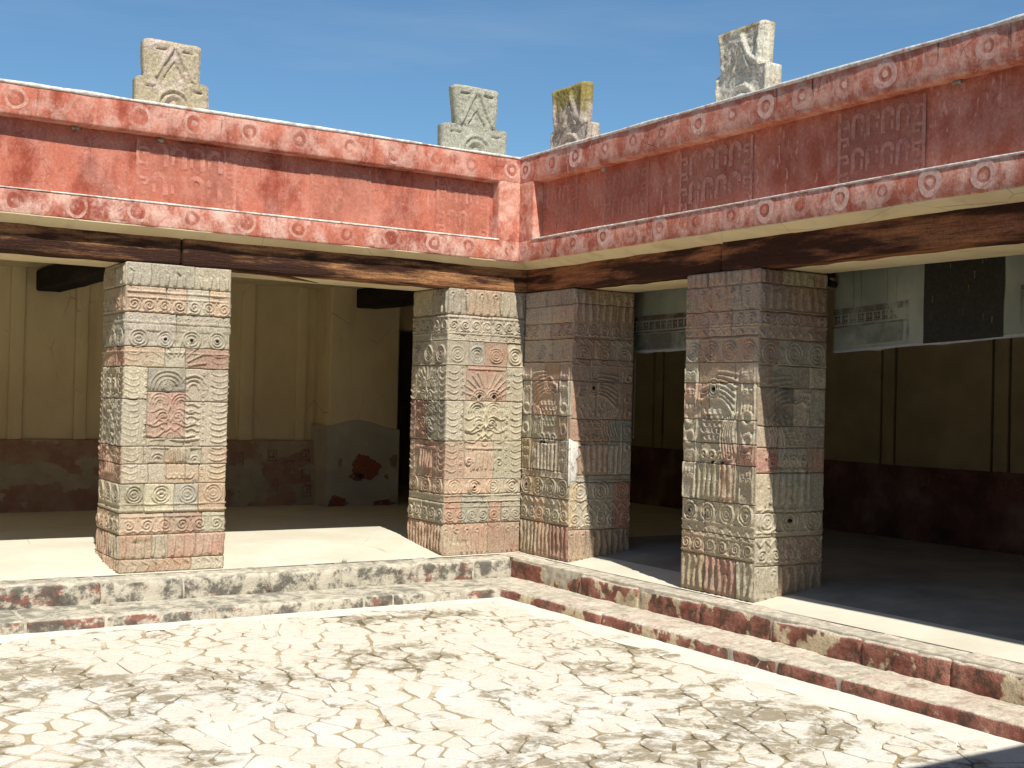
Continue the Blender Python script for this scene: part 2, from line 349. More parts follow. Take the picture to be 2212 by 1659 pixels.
def spirals(R, w, v0, v1, n, u0=0., flip=False):
    h = v1-v0; uw = w/n
    for i in range(n):
        cx = u0+(i+.5)*uw; r = min(uw, h)*.43; cy = v0+h*.52; s = 1 if (i % 2 == 0) ^ flip else -1
        a = np.linspace(-.6, 3.6*math.pi, 44); rr = r*(1-.86*(a+.6)/(3.6*math.pi+.6)); R.stroke(np.c_[cx+s*rr*np.sin(a), cy-rr*np.cos(a)], .0075, .017)
        R.stroke([(cx-uw*.5, v0+h*.04), (cx-uw*.3, v0+h*.16), (cx-uw*.08, v0+h*.05)], .006, .012); R.stroke([(cx+uw*.5, v0+h*.04), (cx+uw*.3, v0+h*.16), (cx+uw*.08, v0+h*.05)], .006, .012)
        R.stroke([(cx-uw*.5, v1-h*.02), (cx-uw*.5, v1-h*.2)], .006, .012)
def tris(R, w, v0, v1, n, u0=0.):
    P = []
    for i in range(n): P += [(u0+i*w/n+.004, v1), (u0+(i+.5)*w/n, v0), (u0+(i+1)*w/n-.004, v1)]
    R.stroke(P, .006, .014)
def hline(R, w, v, h=.012, t=.007, u0=0.): R.stroke([(u0, v), (u0+w, v)], t, h)
def dots(R, w, v, n, r=.014, u0=0.):
    for i in range(n): R.stroke(circ(u0+(i+.5)*w/n, v, r, 12), .004, .011)
def flutes(R, w, v0, v1, n, loop=True, u0=0.):
    for i in range(n):
        x = u0+(i+.5)*w/n; vs = np.linspace(v0+.02, v1-(.06 if loop and i % 2 == 0 else .015), 9); ph = random.uniform(0, 6)
        R.stroke(np.c_[x+.006*np.sin(vs*22+ph), vs], .013, .019, .008)
        if loop and i % 2 == 0: R.stroke(circ(x, v1-.045, .02, 12), .006, .015)
def feathers(R, u0, u1, v0, v1, n, left=True):
    d = (u1-u0)
    for i in range(n):
        y = v0+(i+.5)*(v1-v0)/n; s = np.linspace(0, 1, 10); yy = y-.016*np.sin((s-.15)*math.pi*1.2); x = u0+d*s if left else u1-d*s
        R.stroke(np.c_[x, yy], .0055, .010); R.stroke([(x[-1], yy[-1]), (x[-1], yy[-1]+(v1-v0)/n*.6)], .005, .012)
def beadcol(R, u, v0, v1, n, r=.012):
    for i in range(n): R.stroke(circ(u, v0+(i+.5)*(v1-v0)/n, r, 10), .004, .012)
    R.stroke([(u-.03, v0), (u-.03, v1)], .004, .01); R.stroke([(u+.03, v0), (u+.03, v1)], .004, .01)
def frame(R, u0, u1, v0, v1, t=.008, h=.014): R.stroke([(u0, v0), (u1, v0), (u1, v1), (u0, v1), (u0, v0)], t, h)
def arches(R, cx, cy, rs, a0=0, a1=math.pi):
    for r in rs: R.stroke(circ(cx, cy, r, 18, a0, a1), .007, .016)
def fan(R, cx, cy, r0, r1, n, a0=.35, a1=math.pi-.35):
    for a in np.linspace(a0, a1, n):
        s = np.linspace(0, 1, 6); R.stroke(np.c_[cx+(r0+(r1-r0)*s)*np.cos(a+.12*s*np.sign(a-math.pi/2)), cy+(r0+(r1-r0)*s)*np.sin(a)], .007, .015)
def mask(R, cx, cy, s):
    """front-facing creature: two goggle arches, volutes and whisker waves, mirrored about cx"""
    for m in (-1, 1):
        arches(R, cx+m*.085*s, cy+.09*s, (.035*s, .06*s, .085*s)); R.stroke([(cx+m*.085*s, cy+.09*s)], .010, -.012)
        for k in range(4):
            t = np.linspace(0, 1, 12); R.stroke(np.c_[cx+m*(.03+.17*t)*s, cy+(.03-.055*k)*s+.018*s*np.sin(t*6+.6*k)-.05*s*t*(1 if k % 2 else -.2)], .007, .016)
        a = np.linspace(0, 3.1*math.pi, 26); rr = .05*s*(1-.75*a/a[-1]); R.stroke(np.c_[cx+m*(.06*s+rr*np.cos(a)), cy-.02*s+rr*np.sin(a)], .007, .018)
    R.stroke([(cx, cy+.08*s), (cx-.03*s, cy-.0*s), (cx, cy-.05*s), (cx+.03*s, cy), (cx, cy+.08*s)], .008, .018)
    R.stroke([(cx-.07*s, cy-.10*s), (cx-.03*s, cy-.13*s), (cx, cy-.10*s), (cx+.03*s, cy-.13*s), (cx+.07*s, cy-.10*s)], .008, .017)
    R.stroke(circ(cx, cy-.17*s, .03*s, 12), .006, .015)
def bird(R, u0, u1, v0, v1, m=1):
    """bird in profile: crested head with ringed eye, beak, fanned wing, scaled breast, claws, fluted tail"""
    w = u1-u0; h = v1-v0; X = lambda t: (u0+w*t) if m > 0 else (u1-w*t); Y = lambda t: v0+h*t
    pl = lambda P, t=.008, q=.018: R.stroke([(X(a), Y(b)) for a, b in P], t, q)
    hx, hy = X(.62), Y(.84)
    for k in range(7): a = k/6; t = np.linspace(0, 1, 7); pl([(.52-.46*s*(1-.2*a), .97-.20*a-.10*s*s*(a+.2)) for s in t], .008)
    for r in (.035, .058, .08): R.stroke(circ(hx, hy, r, 20, 0, 2*math.pi), .007, .017)
    R.stroke([(hx, hy)], .012, -.02)
    pl([(.74, .86), (.92, .84), (.97, .76), (.86, .75), (.74, .79)], .009); pl([(.76, .81), (.90, .80)], .006)
    for j in range(5):
        for i in range(4): R.stroke(circ(X(.42+.12*i+.05*(j % 2)), Y(.68-.05*j), .035, 9, math.pi, 2*math.pi), .006, .014)
    for k in range(6): t = np.linspace(0, 1, 9); pl([(.05+.055*k+.10*math.sin(3*s), .66-.30*s-.01*k) for s in t], .008)
    for k in range(4):
        a = np.linspace(0, 2.6*math.pi, 22); rr = .05*(1-.8*a/a[-1]); R.stroke(np.c_[X(.20+.2*k)+m*rr*np.cos(a), Y(.33)+rr*np.sin(a)], .007, .017)
    for k in range(6):
        pl([(.18+.125*k, .26), (.18+.125*k, .03)], .017, .020); pl([(.18+.125*k-.04, .14), (.18+.125*k+.04, .14)], .004, .023)
    pl([(.08, .0), (.08, .27), (.93, .27), (.93, .0)], .008, .016)
    for a in (.40, .62): R.stroke([(X(a), Y(.285))], .014, -.02)

# ------------------------------------------------------------------ carved faces made of separate blocks
STONE = dict(b=(.46, .40, .29), B=(.51, .445, .31), g=(.42, .38, .295), G=(.28, .255, .20), t=(.51, .355, .24), r=(.45, .26, .185), R=(.39, .195, .145),
             n=(.45, .275, .185), p=(.44, .315, .225), o=(.50, .37, .22), k=(.15, .135, .115), c=(.56, .50, .35), s=(.25, .27, .26))
RES = .0060; LAST = [None, None]
def face_blocks(parent, P0, U, N, W_, blocks, R, seed, ends=(1, 1), relief=1.0):
    """P0 lower-left corner of the face, U along the face, N outward; blocks = (v0,v1,u0,u1,code); ends: 1 where the face has a free arris"""
    P0 = np.array(P0, float); U = np.array(U, float); N = np.array(N, float); Z = np.array((0, 0, 1.)); out = []
    for bi, (v0, v1, u0, u1, code) in enumerate(blocks):
        g = .0014; bev = .0055
        def ln(a, b, fa, fb):
            n = max(2, int(round((b-a)/RES)))
            la = [a+bev, a+bev*2.2] if fa else [a+g, a+g+.003, a+g+.008]
            lb = [b-bev*2.2, b-bev] if fb else [b-g-.008, b-g-.003, b-g]
            mid = np.linspace(la[-1], lb[0], n+1)[1:-1]; return np.r_[la, mid, lb], len(la), len(lb)
        fa = ends[0] and u0 < 1e-6; fb = ends[1] and u1 > W_-1e-6
        us, na, nb = ln(u0, u1, fa, fb); vs, ma, mb = ln(v0, v1, False, False)
        uu, vv = np.meshgrid(us, vs); Q = np.c_[uu.ravel(), vv.ravel()]; nu, nv = len(us), len(vs)
        h = R.ev(Q)*relief*1.25 if R else np.zeros(len(Q))
        h *= np.clip(.62+.75*fbm(lift(Q, seed), 9, seed), .15, 1.1)
        h += .0022*fbm(lift(Q, seed), 38, seed+3, 2)+.004*vn(lift(Q, seed), 5, seed+9)
        h += random.uniform(-.004, .004)
        ch = np.clip(vn(lift(Q, seed), 16, seed+21)-.45, 0, 1)*.02; h -= ch
        H = h.reshape(nv, nu)
        cols = np.zeros(nu); rows = np.zeros(nv)
        if fa: cols[0] = -bev
        else: cols[0] = -.015; cols[1] = -.004
        if fb: cols[-1] = -bev
        else: cols[-1] = -.015; cols[-2] = -.004
        rows[0] = rows[-1] = -.015; rows[1] = rows[-2] = -.004
        H = H+np.minimum.outer(rows, cols)
        if fa: H[:, 0] = np.minimum(cols[0], H[:, 0]*0+cols[0])+np.where(rows < -.01, rows, 0)
        if fb: H[:, -1] = cols[-1]+np.where(rows < -.01, rows, 0)
        Q = Q.copy(); wob = .0045
        inner = np.clip(np.minimum(Q[:, 0]*(1 if ends[0] else 1e3), (W_-Q[:, 0])*(1 if ends[1] else 1e3))/.05, 0, 1)
        du = wob*vn(lift(Q, 5), 14, seed+31)*inner; dv = wob*vn(lift(Q, 8), 11, 77)
        V = P0+np.outer(Q[:, 0]+du, U)+np.outer(Q[:, 1]+dv*np.clip(np.minimum(Q[:, 1], 2.6-Q[:, 1])/.05, 0, 1)*(inner), Z)+np.outer(H.ravel(), N)
        F = [(j*nu+i, j*nu+i+1, (j+1)*nu+i+1, (j+1)*nu+i) for j in range(nv-1) for i in range(nu-1)]
        if np.dot(np.cross(U, Z), N) < 0: F = [f[::-1] for f in F]
        cc = (np.array(STONE[code])*.9+.10*np.array(STONE['b']))*random.uniform(.93, 1.07)*np.array([random.uniform(.96, 1.04), 1, random.uniform(.95, 1.05)])
        out.append(mesh_obj('stone_block', V, F, M_STONE, parent, True, tuple(cc)))
    LAST[:] = [blocks, out]; return out
def rows_to_blocks(rows, W_, top=2.6):
    """rows = (v_top, v_bottom, 'c:frac c:frac ...') with frac the right end of each block"""
    out = []
    for a, b, s in rows:
        u = 0.
        for k in s.split():
            c, f = k.split(':'); f = float(f); out.append((b, a, u*W_, f*W_, c)); u = f
    return out
def V_of(y0, y1): return lambda y: 2.6*(1-(y-y0)/(y1-y0))
def auto_rows(bounds, W_, codes, n=2, jit=.12):
    out = []
    for k, (a, b) in enumerate(zip(bounds[:-1], bounds[1:])):
        m = n if isinstance(n, int) else n[k % len(n)]; e = [min(.92, max(.08, (i+1)/m+random.uniform(-jit, jit))) if i < m-1 else 1. for i in range(m)]
        cs = codes[k % len(codes)]; u = 0
        for i, f in enumerate(e): out.append((b, a, u*W_, f*W_, cs[min(i, len(cs)-1)])); u = f
    return out
def core(parent, lo, hi): V, F = sharp_box(lo, hi); return mesh_obj('core', V, F, M_MORTAR, parent)
def inlay(parent, P0, U, N, pts):
    P0 = np.array(P0, float); U = np.array(U, float); N = np.array(N, float); Z = np.array((0, 0, 1.))
    for u, v in pts:
        c = P0+u*U+v*Z; V = [c+N*.011+.013*(math.cos(a)*U+math.sin(a)*Z) for a in np.linspace(0, 2*math.pi, 12, endpoint=False)]
        V += [c-N*.012+.015*(math.cos(a)*U+math.sin(a)*Z) for a in np.linspace(0, 2*math.pi, 12, endpoint=False)]
        F = [tuple(range(12))]+[(i, i+12, (i+1) % 12+12, (i+1) % 12) for i in range(12)]; own = [o for bk, o in zip(*LAST) if bk[0] <= v < bk[1] and bk[2] <= u < bk[3]]; mesh_obj('inlay', V, F, M_INLAY, own[0] if own else parent)

# common band reliefs of the right-hand (shaded) pillars and the corner pier
HP = 2.6
def bands_std(R, w, V, eyeT, eyeB, topS, botS, flT, flB, ne, ns, holesT=(), holesB=()):
    eyes(R, w, (V(eyeT[0])+V(eyeT[1]))/2, ne, min(w/ne*.42, abs(V(eyeT[0])-V(eyeT[1]))*.40), holesT)
    eyes(R, w, (V(eyeB[0])+V(eyeB[1]))/2, ne, min(w/ne*.42, abs(V(eyeB[0])-V(eyeB[1]))*.42), holesB)
    spirals(R, w, V(topS[1]), V(topS[0]), ns); spirals(R, w, V(botS[1]), V(botS[0]), ns, flip=True)
    flutes(R, w, V(flT[1]), V(flT[0]), int(w/.07)); flutes(R, w, V(flB[1]), V(flB[0]), int(w/.075), False)
    for y in (eyeT[1], eyeB[1], botS[1], topS[0]): hline(R, w, V(y))

# ======================================================================= SETTING
FY, FX = -.123, -.178          # front planes of the painted bands
ZB, ZL, ZU, ZT = 2.883, 3.09, 3.657, 3.917
ZC, ZS, ZF = -.286, -.193, -.03
S1Y, S2Y, S1X, S2X = -.788, -.24, -.692, -.25
WX, SY = -10.1, -9.27          # far sides of the court (west, south)

def zfloor(d): return np.interp(d, [-.4, -.25, 0, .73, 1.2, 20], [-.048, -.03, .0, .092, .10, .10])
def grid_sheet(name, x0, x1, y0, y1, step, zf, mat, parent=None):
    xs = np.linspace(x0, x1, max(2, int((x1-x0)/step)+1)); ys = np.linspace(y0, y1, max(2, int((y1-y0)/step)+1))
    xx, yy = np.meshgrid(xs, ys); V = np.c_[xx.ravel(), yy.ravel(), zf(xx.ravel(), yy.ravel())]; n = len(xs)
    F = [(j*n+i, j*n+i+1, (j+1)*n+i+1, (j+1)*n+i) for j in range(len(ys)-1) for i in range(n-1)]
    return mesh_obj(name, V, F, mat, parent, True)

gr = grid_sheet('ground', -400, 400, -400, 400, 100, lambda x, y: x*0-.9, M_SCREED); prop(gr, kind='structure')
court = grid_sheet('courtyard_floor', WX-.2, S1X+.15, SY-.3, S1Y+.15, .25, lambda x, y: ZC-.004+.003*vn(np.c_[x, y, x*0], .7, 3), M_JOINT); prop(court, kind='structure')
# smooth lime margin along the steps (a thin sheet laid over the bed)
V = []; F = []
def margin(pts):
    n = len(V); V.extend(pts); F.append(tuple(range(n, n+len(pts))))
def wob_line(a, b, n, amp, seed):
    a = np.array(a, float); b = np.array(b, float); t = np.linspace(0, 1, n)[:, None]; P = a+(b-a)*t; d = (b-a)[::-1]*np.array((-1, 1)); d = d/np.linalg.norm(d)
    return P+d*(amp*fbm(np.c_[P, P[:, 0]*0], 2.5, seed))[:, None]
inner = np.r_[wob_line((WX, S1Y-.33), (S1X-.34, S1Y-.33), 60, .10, 4), wob_line((S1X-.34, S1Y-.33), (S1X-.34, SY), 60, .10, 5)]
outer = np.r_[np.c_[np.linspace(WX, S1X+.1, 60), np.full(60, S1Y+.1)], np.c_[np.full(60, S1X+.1), np.linspace(S1Y+.1, SY, 60)]]
n = len(inner); V = [(*p, ZC+.0006) for p in inner]+[(*p, ZC+.0006) for p in outer]; F = [(i, i+n, i+1+n, i+1) for i in range(n-1)]
F = [f[::-1] for f in F]; mesh_obj('lime_margin', V, F, M_SCREED, court)

# flagstones: relaxed irregular cells, each stone its own object
def flags():
    pts = []; x = WX
    s = .175
    ny = int((S1Y-SY)/s)+1; nx = int((S1X-WX)/s)+1
    for j in range(ny):
        for i in range(nx):
            pts.append((WX+(i+.5*(j % 2)+rng.uniform(-.45, .45))*s, SY+(j+rng.uniform(-.45, .45))*s))
    P = np.array(pts); drop = rng.rand(len(P)) > .30; P = P[drop]; cells = []
    for k, p in enumerate(P):
        d = np.hypot(*(P-p).T); nb = np.argsort(d)[1:16]; poly = [(p[0]+a*.5, p[1]+b*.5) for a, b in ((-1, -1), (1, -1), (1, 1), (-1, 1))]
        for q in P[nb]:
            mid = (p+q)/2; nrm = (q-p)/np.linalg.norm(q-p); gap = .0012+.016*max(0, vn([(mid[0], mid[1], 0)], 1.3, 9)[0]+.05)**1.2+.009*rng.rand()**3; new = []
            for a, b in zip(poly, poly[1:]+poly[:1]):
                da = (a[0]-mid[0])*nrm[0]+(a[1]-mid[1])*nrm[1]+gap; db = (b[0]-mid[0])*nrm[0]+(b[1]-mid[1])*nrm[1]+gap
                if da <= 0: new.append(a)
                if da*db < 0: t = da/(da-db); new.append((a[0]+(b[0]-a[0])*t, a[1]+(b[1]-a[1])*t))
            poly = new
            if len(poly) < 3: break
        if len(poly) < 3: continue
        Q = np.array(poly)
        if Q[:, 1].max() > S1Y-.10 or Q[:, 0].max() > S1X-.10 or np.ptp(Q[:, 0]) < .07: continue
        for _ in range(2):
            A = Q; B = np.roll(Q, -1, 0); Q = np.empty((2*len(A), 2)); Q[0::2] = .84*A+.16*B; Q[1::2] = .16*A+.84*B
        c = Q.mean(0); L3 = np.c_[Q, np.zeros(len(Q))]; Q = c+(Q-c)*(.975+.09*fbm(L3, 6, 17)+.07*fbm(L3, 20, 23))[:, None]
        cells.append((c, Q))
    def stone(c, Q):
        z = ZC+.0045+rng.uniform(-.001, .0018); n = len(Q); top = np.c_[c+(Q-c)*.965, np.full(n, z)]; rim = np.c_[Q, np.full(n, z-.003)]; bot = np.c_[Q, np.full(n, ZC-.012)]
        V = np.r_[top, rim, bot]; F = [tuple(range(n))]
        for i in range(n): j = (i+1) % n; F += [(i, i+n, j+n, j), (i+n, i+2*n, j+2*n, j+n)]
        return V, F
    def dist(c):
        d = np.array((*c, ZC))-CAM; z = d@fw; x = (d@rt)/z*2646; y = (d@up)/z*2646
        return math.hypot(*(c-CAM[:2])) + (0 if z > 0 and abs(x) < 1180 and abs(y) < 900 else 100)
    cells.sort(key=lambda t: dist(t[0])); rest = []
    for k, (c, Q) in enumerate(cells):
        v, f = stone(c, Q)
        if k < 290: mesh_obj('flagstone', v, f, M_FLAG, court)
        else: rest.append((v, f))
    v, f = multi(rest); prop(mesh_obj('flagstones', v, f, M_FLAG, court), kind='stuff')
flags()

# portico floors
def zf_L(x, y): return zfloor(np.maximum(x, y))+.003*vn(np.c_[x, y, x*0], 1.1, 2)
pf = grid_sheet('portico_floor', WX-.5, 4.9, -.03, 4.95, .16, zf_L, M_FLOOR); prop(pf, kind='structure')
M_FLOOR_G = mat_plain('shade_toned_cement_floor', (.29, .27, .23), .25, 2.2, .2, (.36, .33, .27))
pf2 = grid_sheet('portico_floor', -.03, .37, SY-.5, -.0295, .11, zf_L, M_FLOOR)
pf3 = grid_sheet('gallery_floor', .37, 4.9, SY-.5, -.0295, .16, zf_L, M_FLOOR_G); prop(pf3, kind='structure'); prop(pf2, kind='structure')  # grey cement tone, edged along the shadow line to darken the shade

# steps
def step_run(name, axis, a, b, f0, f1, z0, z1, side, seed, slope=0.):
    """one step: stones in a row between a and b along the axis, front edge f0, back edge f1"""
    def P(t, f, z): return (t, f, z) if axis == 0 else (f, t, z)
    e = empty(name, P((a+b)/2, f0, z0), kind='structure'); rnd = random.Random(seed)
    lo = P(a, f0+.016, z0-.05); hi = P(b, f1+.02, z1-.006)
    V, F = rough_box(lo, hi, .012, .12, .004, 6, seed); mesh_obj('mortar_bed', V, F, M_STEPMORTAR, e, True)
    t = b
    while t > a+.05:
        L = rnd.choice((.30, .42, .52, .64, .78) if side == 'L' else (.5, .8, 1.1, 1.4))*rnd.uniform(.85, 1.15); t0 = max(a, t-L); gp = rnd.choice((.002, .003, .005, .016) if side == 'L' else (.002, .002, .003, .02))
        lo = np.array(P(t0+gp, f0+rnd.uniform(-.012, .010), z0-.04)); hi = np.array(P(t, f1, z1+rnd.uniform(-.005, .004)))
        V, F = rough_box(lo, hi, .034, .045, .018, 7, seed+int(t*100), .012)
        # the tread tilts a little towards the court
        if slope: d = (V[:, 1] if axis == 0 else V[:, 0]); V[:, 2] += np.where(V[:, 2] > (z0+z1)/2, (d-f1)*slope, 0)
        mesh_obj('step_stone', V, F, M_STEP[side], e, True); t = t0
    return e
step_run('upper_step', 0, WX-.3, S2X+.02, S2Y, -.028, ZS-.02, -.004, 'L', 3, .11)
step_run('lower_step', 0, WX-.3, S1X+.004, S1Y, S2Y+.03, ZC, ZS, 'L', 4)
step_run('upper_step', 1, SY-.3, S2Y+.03, S2X, -.028, ZS-.02, -.004, 'R', 5, .11)
step_run('lower_step', 1, SY-.3, S2Y+.03, S1X, S2X+.03, ZC, ZS, 'R', 6)
# corner fill where the two upper steps meet under the corner pier
V, F = rough_box((S2X-.004, S2Y-.004, ZS-.05), (.05, .04, -.002), .015, .06, .006, 9, 2); c_step = mesh_obj('upper_step_corner', V, F, M_STEP['R'], None, True); prop(c_step, kind='structure')

# ------------------------------------------------------------------ galleries: walls, ceilings
GW = 4.7; GE = 4.4
ceil = empty('gallery_ceiling', (0, 0, 2.9), kind='structure')
V, F = multi([sharp_box((WX-4.6, .72, 2.92), (5.0, 5.2, 3.70)), sharp_box((.72, SY-4.6, 2.921), (5.0, .721, 3.70))]); mesh_obj('ceiling_slab', V, F, M_CREAM, ceil)
V, F = multi([sharp_box((WX-4.6, .25, 3.30), (5.0, .73, 3.72)), sharp_box((.25, SY-4.6, 3.301), (.73, .251, 3.721))]); mesh_obj('roof_edge', V, F, M_CREAM, ceil)

nw = empty('back_wall', (-3, GW, 0), kind='structure')
box_obj('wall_face', (WX-.5, GW, 0), (-.2, GW+.35, 3.0), M_CREAM, nw, b=.01, seg=.5, amp=.004, fs=1.5)
for x0, x1 in [(-5.5, -5.35), (-4.75, -4.6), (-4.024, -3.865), (-3.294, -3.15), (-2.62, -2.47), (-1.93, -1.78), (-1.267, -1.083), (-.504, -.362)]:
    box_obj('wall_strip', (x0, GW-.045, .86), (x1, GW+.02, 2.93), M_CREAM, nw, b=.014, seg=.25, amp=.004, fs=3)
# sloping dado along the foot of the wall
def dado(parent, axis, a, b, f, z0, z1, out0, out1, mat, seed):
    n = int((b-a)/.15)+2; ts = np.linspace(a, b, n); prof = [(f-out0, z0-.03), (f-out0*.6-out1*.4, z0+(z1-z0)*.4), (f-out1, z1-.02), (f-out1+.012, z1), (f+.03, z1+.004)]
    V = []
    for t in ts:
        for d, z in prof: V.append((t, d, z) if axis == 0 else (d, t, z))
    V = np.array(V); m = len(prof); V[:, 1 if axis == 0 else 0] += .006*fbm(V, 3, seed); V[:, 2] += .005*vn(V, 2.5, seed+4)
    F = [(i*m+j, (i+1)*m+j, (i+1)*m+j+1, i*m+j+1) for i in range(n-1) for j in range(m-1)]
    if axis == 1: F = [q[::-1] for q in F]
    return mesh_obj('dado', V, F, mat, parent, True)
dado(nw, 0, WX-.5, -.19, GW, .1, .93, .20, .085, M_DADO, 3)
def decal_mesh(name, polys, mat, parent):
    V = []; F = []
    for p in polys: n = len(V); V += [tuple(q) for q in p]; F.append(tuple(range(n, n+len(p))))
    return mesh_obj(name, V, F, mat, parent)
def meander(cx, cy, s, t):
    """square spiral as a list of axis-aligned quads in 2D"""
    P = [(-.5, -.5), (.5, -.5), (.5, .5), (-.3, .5), (-.3, -.2), (.2, -.2), (.2, .2)]; out = []
    for (a, b), (c, d) in zip(P[:-1], P[1:]):
        x0, x1 = sorted((a, c)); y0, y1 = sorted((b, d)); out.append((cx+x0*s-t/2, cx+x1*s+t/2, cy+y0*s-t/2, cy+y1*s+t/2))
    return out
polys = []
for cx, cz in ((-.40, .74), (-.40, .48), (-.40, .28), (-.62, .60), (-.85, .74), (-1.3, .70), (-1.75, .74), (-.85, .36)):
    for x0, x1, z0, z1 in meander(cx, cz, .13, .028):
        f = lambda z: GW-.20+(z-.1)/.83*.115-.010
        polys.append([(x0, f(z0), z0), (x1, f(z0), z0), (x1, f(z1), z1), (x0, f(z1), z1)])
decal_mesh('painted_meander', polys, M_DADO_MOTIF, nw)
# end pier of the wall beside the dark doorway
box_obj('door_pier', (-.24, 4.2, 0), (.756, GW+.35, 3.0), M_CREAM, nw, b=.03, seg=.22, amp=.008, fs=2)
xs = np.linspace(-.262, .772, 24); top = 1.16+.05*np.sin((xs+.1)*5.5)-.03*xs
V = [(x, 4.180, .05) for x in xs]+[(x, 4.182, z) for x, z in zip(xs, top)]+[(x, 4.206, z+.012) for x, z in zip(xs, top)]; n = len(xs)
F = [(i, i+1, i+1+n, i+n) for i in range(n-1)]+[(i+n, i+1+n, i+1+2*n, i+2*n) for i in range(n-1)]
V += [(-.262, y, .05) for y in (4.180, 4.72)]+[(-.262, 4.182, top[0]), (-.262, 4.72, top[0]+.03)]; k = 3*n; F += [(k, k+2, k+3, k+1)]
mesh_obj('cement_render', V, F, M_PIERLOW, nw)
def blob(cx, cy, r, n, seed, sx=1., sy=1.):
    a = np.linspace(0, 2*math.pi, n, endpoint=False); L3 = np.c_[np.cos(a)*1.3, np.sin(a)*1.3, np.full(n, seed*1.7)]
    rr = r*(1+.55*fbm(L3, 1.6, seed, 4)); return np.c_[cx+sx*rr*np.cos(a), cy+sy*rr*np.sin(a)]
for k, (x, z, r, sx, sy) in enumerate(((.29, .60, .16, 1.1, 1.0), (.18, .48, .08, 1.3, .7), (-.07, .66, .05, .5, 1.3), (.70, .68, .09, .7, 1.0), (.60, .48, .04, .8, 1), (-.08, .14, .11, 1.2, .8), (.55, .13, .10, 1.6, .45))):
    B = blob(x, z, r, 40, k+2, sx, sy); B[:, 0] = np.minimum(B[:, 0], .76); B[:, 1] = np.maximum(B[:, 1], .07)
    mesh_obj('bare_red_patch', [(p[0], 4.1775, p[1]) for p in B], [tuple(range(40))], M_REDPATCH, nw)
# dark room behind the doorway, then the rest of the wall
box_obj('wall_face', (1.75, GW, 0), (5.0, GW+.35, 3.0), M_CREAM, nw, b=.01, seg=.6, amp=.003)
box_obj('door_lintel', (.7, GW+.02, 2.45), (1.8, GW+.33, 3.0), M_CREAM, nw, b=.01, seg=.4, amp=.003)
V, F = multi([sharp_box((-.5, 8.0, 0), (3.0, 8.2, 3.4)), sharp_box((-.7, 4.95, 0), (-.5, 8.2, 3.4)), sharp_box((3.0, 4.95, 0), (3.2, 8.2, 3.4)), sharp_box((-.7, 4.9, 3.0), (3.2, 8.2, 3.4)), sharp_box((-.7, 4.94, 0), (3.2, 8.2, .098))])
mesh_obj('inner_room', V, F, M_CREAM, nw)

M_CREAM_E = mat_plain('shade_toned_plaster', (.36, .30, .18), .18, 2.5, .15, (.30, .245, .14))  # plaster darkened in its colour to deepen the east gallery's shade
ew = empty('back_wall', (GE, -3, 0), kind='structure')
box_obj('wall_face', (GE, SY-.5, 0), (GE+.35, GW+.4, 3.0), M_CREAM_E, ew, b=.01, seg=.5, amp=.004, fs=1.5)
y = .75
edges = [(-5.2, -5.0), (-3.95, -3.75), (-2.45, -2.25), (-.985, -.79), (.55, .75), (1.9, 2.1), (3.1, 3.3)]
prev = SY-.5
M_GROOVE = mat_plain('dark_groove', (.10, .085, .06), .3, 6)  # dark tone for the grooves, left unassigned
for a, b in edges:
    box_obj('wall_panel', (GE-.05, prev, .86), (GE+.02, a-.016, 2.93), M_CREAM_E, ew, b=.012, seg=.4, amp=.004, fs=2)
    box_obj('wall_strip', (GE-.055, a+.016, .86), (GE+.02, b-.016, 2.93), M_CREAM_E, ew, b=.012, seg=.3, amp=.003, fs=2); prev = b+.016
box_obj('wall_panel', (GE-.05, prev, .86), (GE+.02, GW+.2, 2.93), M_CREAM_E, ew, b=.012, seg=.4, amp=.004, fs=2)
dado(ew, 1, SY-.5, GW+.1, GE, .1, .90, .20, .085, M_DADO_R, 8)
polys = []
for k in range(26):
    for y0, y1, z0, z1 in meander(.6-k*.19, .76, .11, .022):
        f = lambda z: GE-.20+(z-.1)/.80*.115-.010
        polys.append([(f(z0), y1, z0), (f(z0), y0, z0), (f(z1), y0, z1), (f(z1), y1, z1)])
decal_mesh('painted_meander', polys, M_DADO_MOTIF, ew)

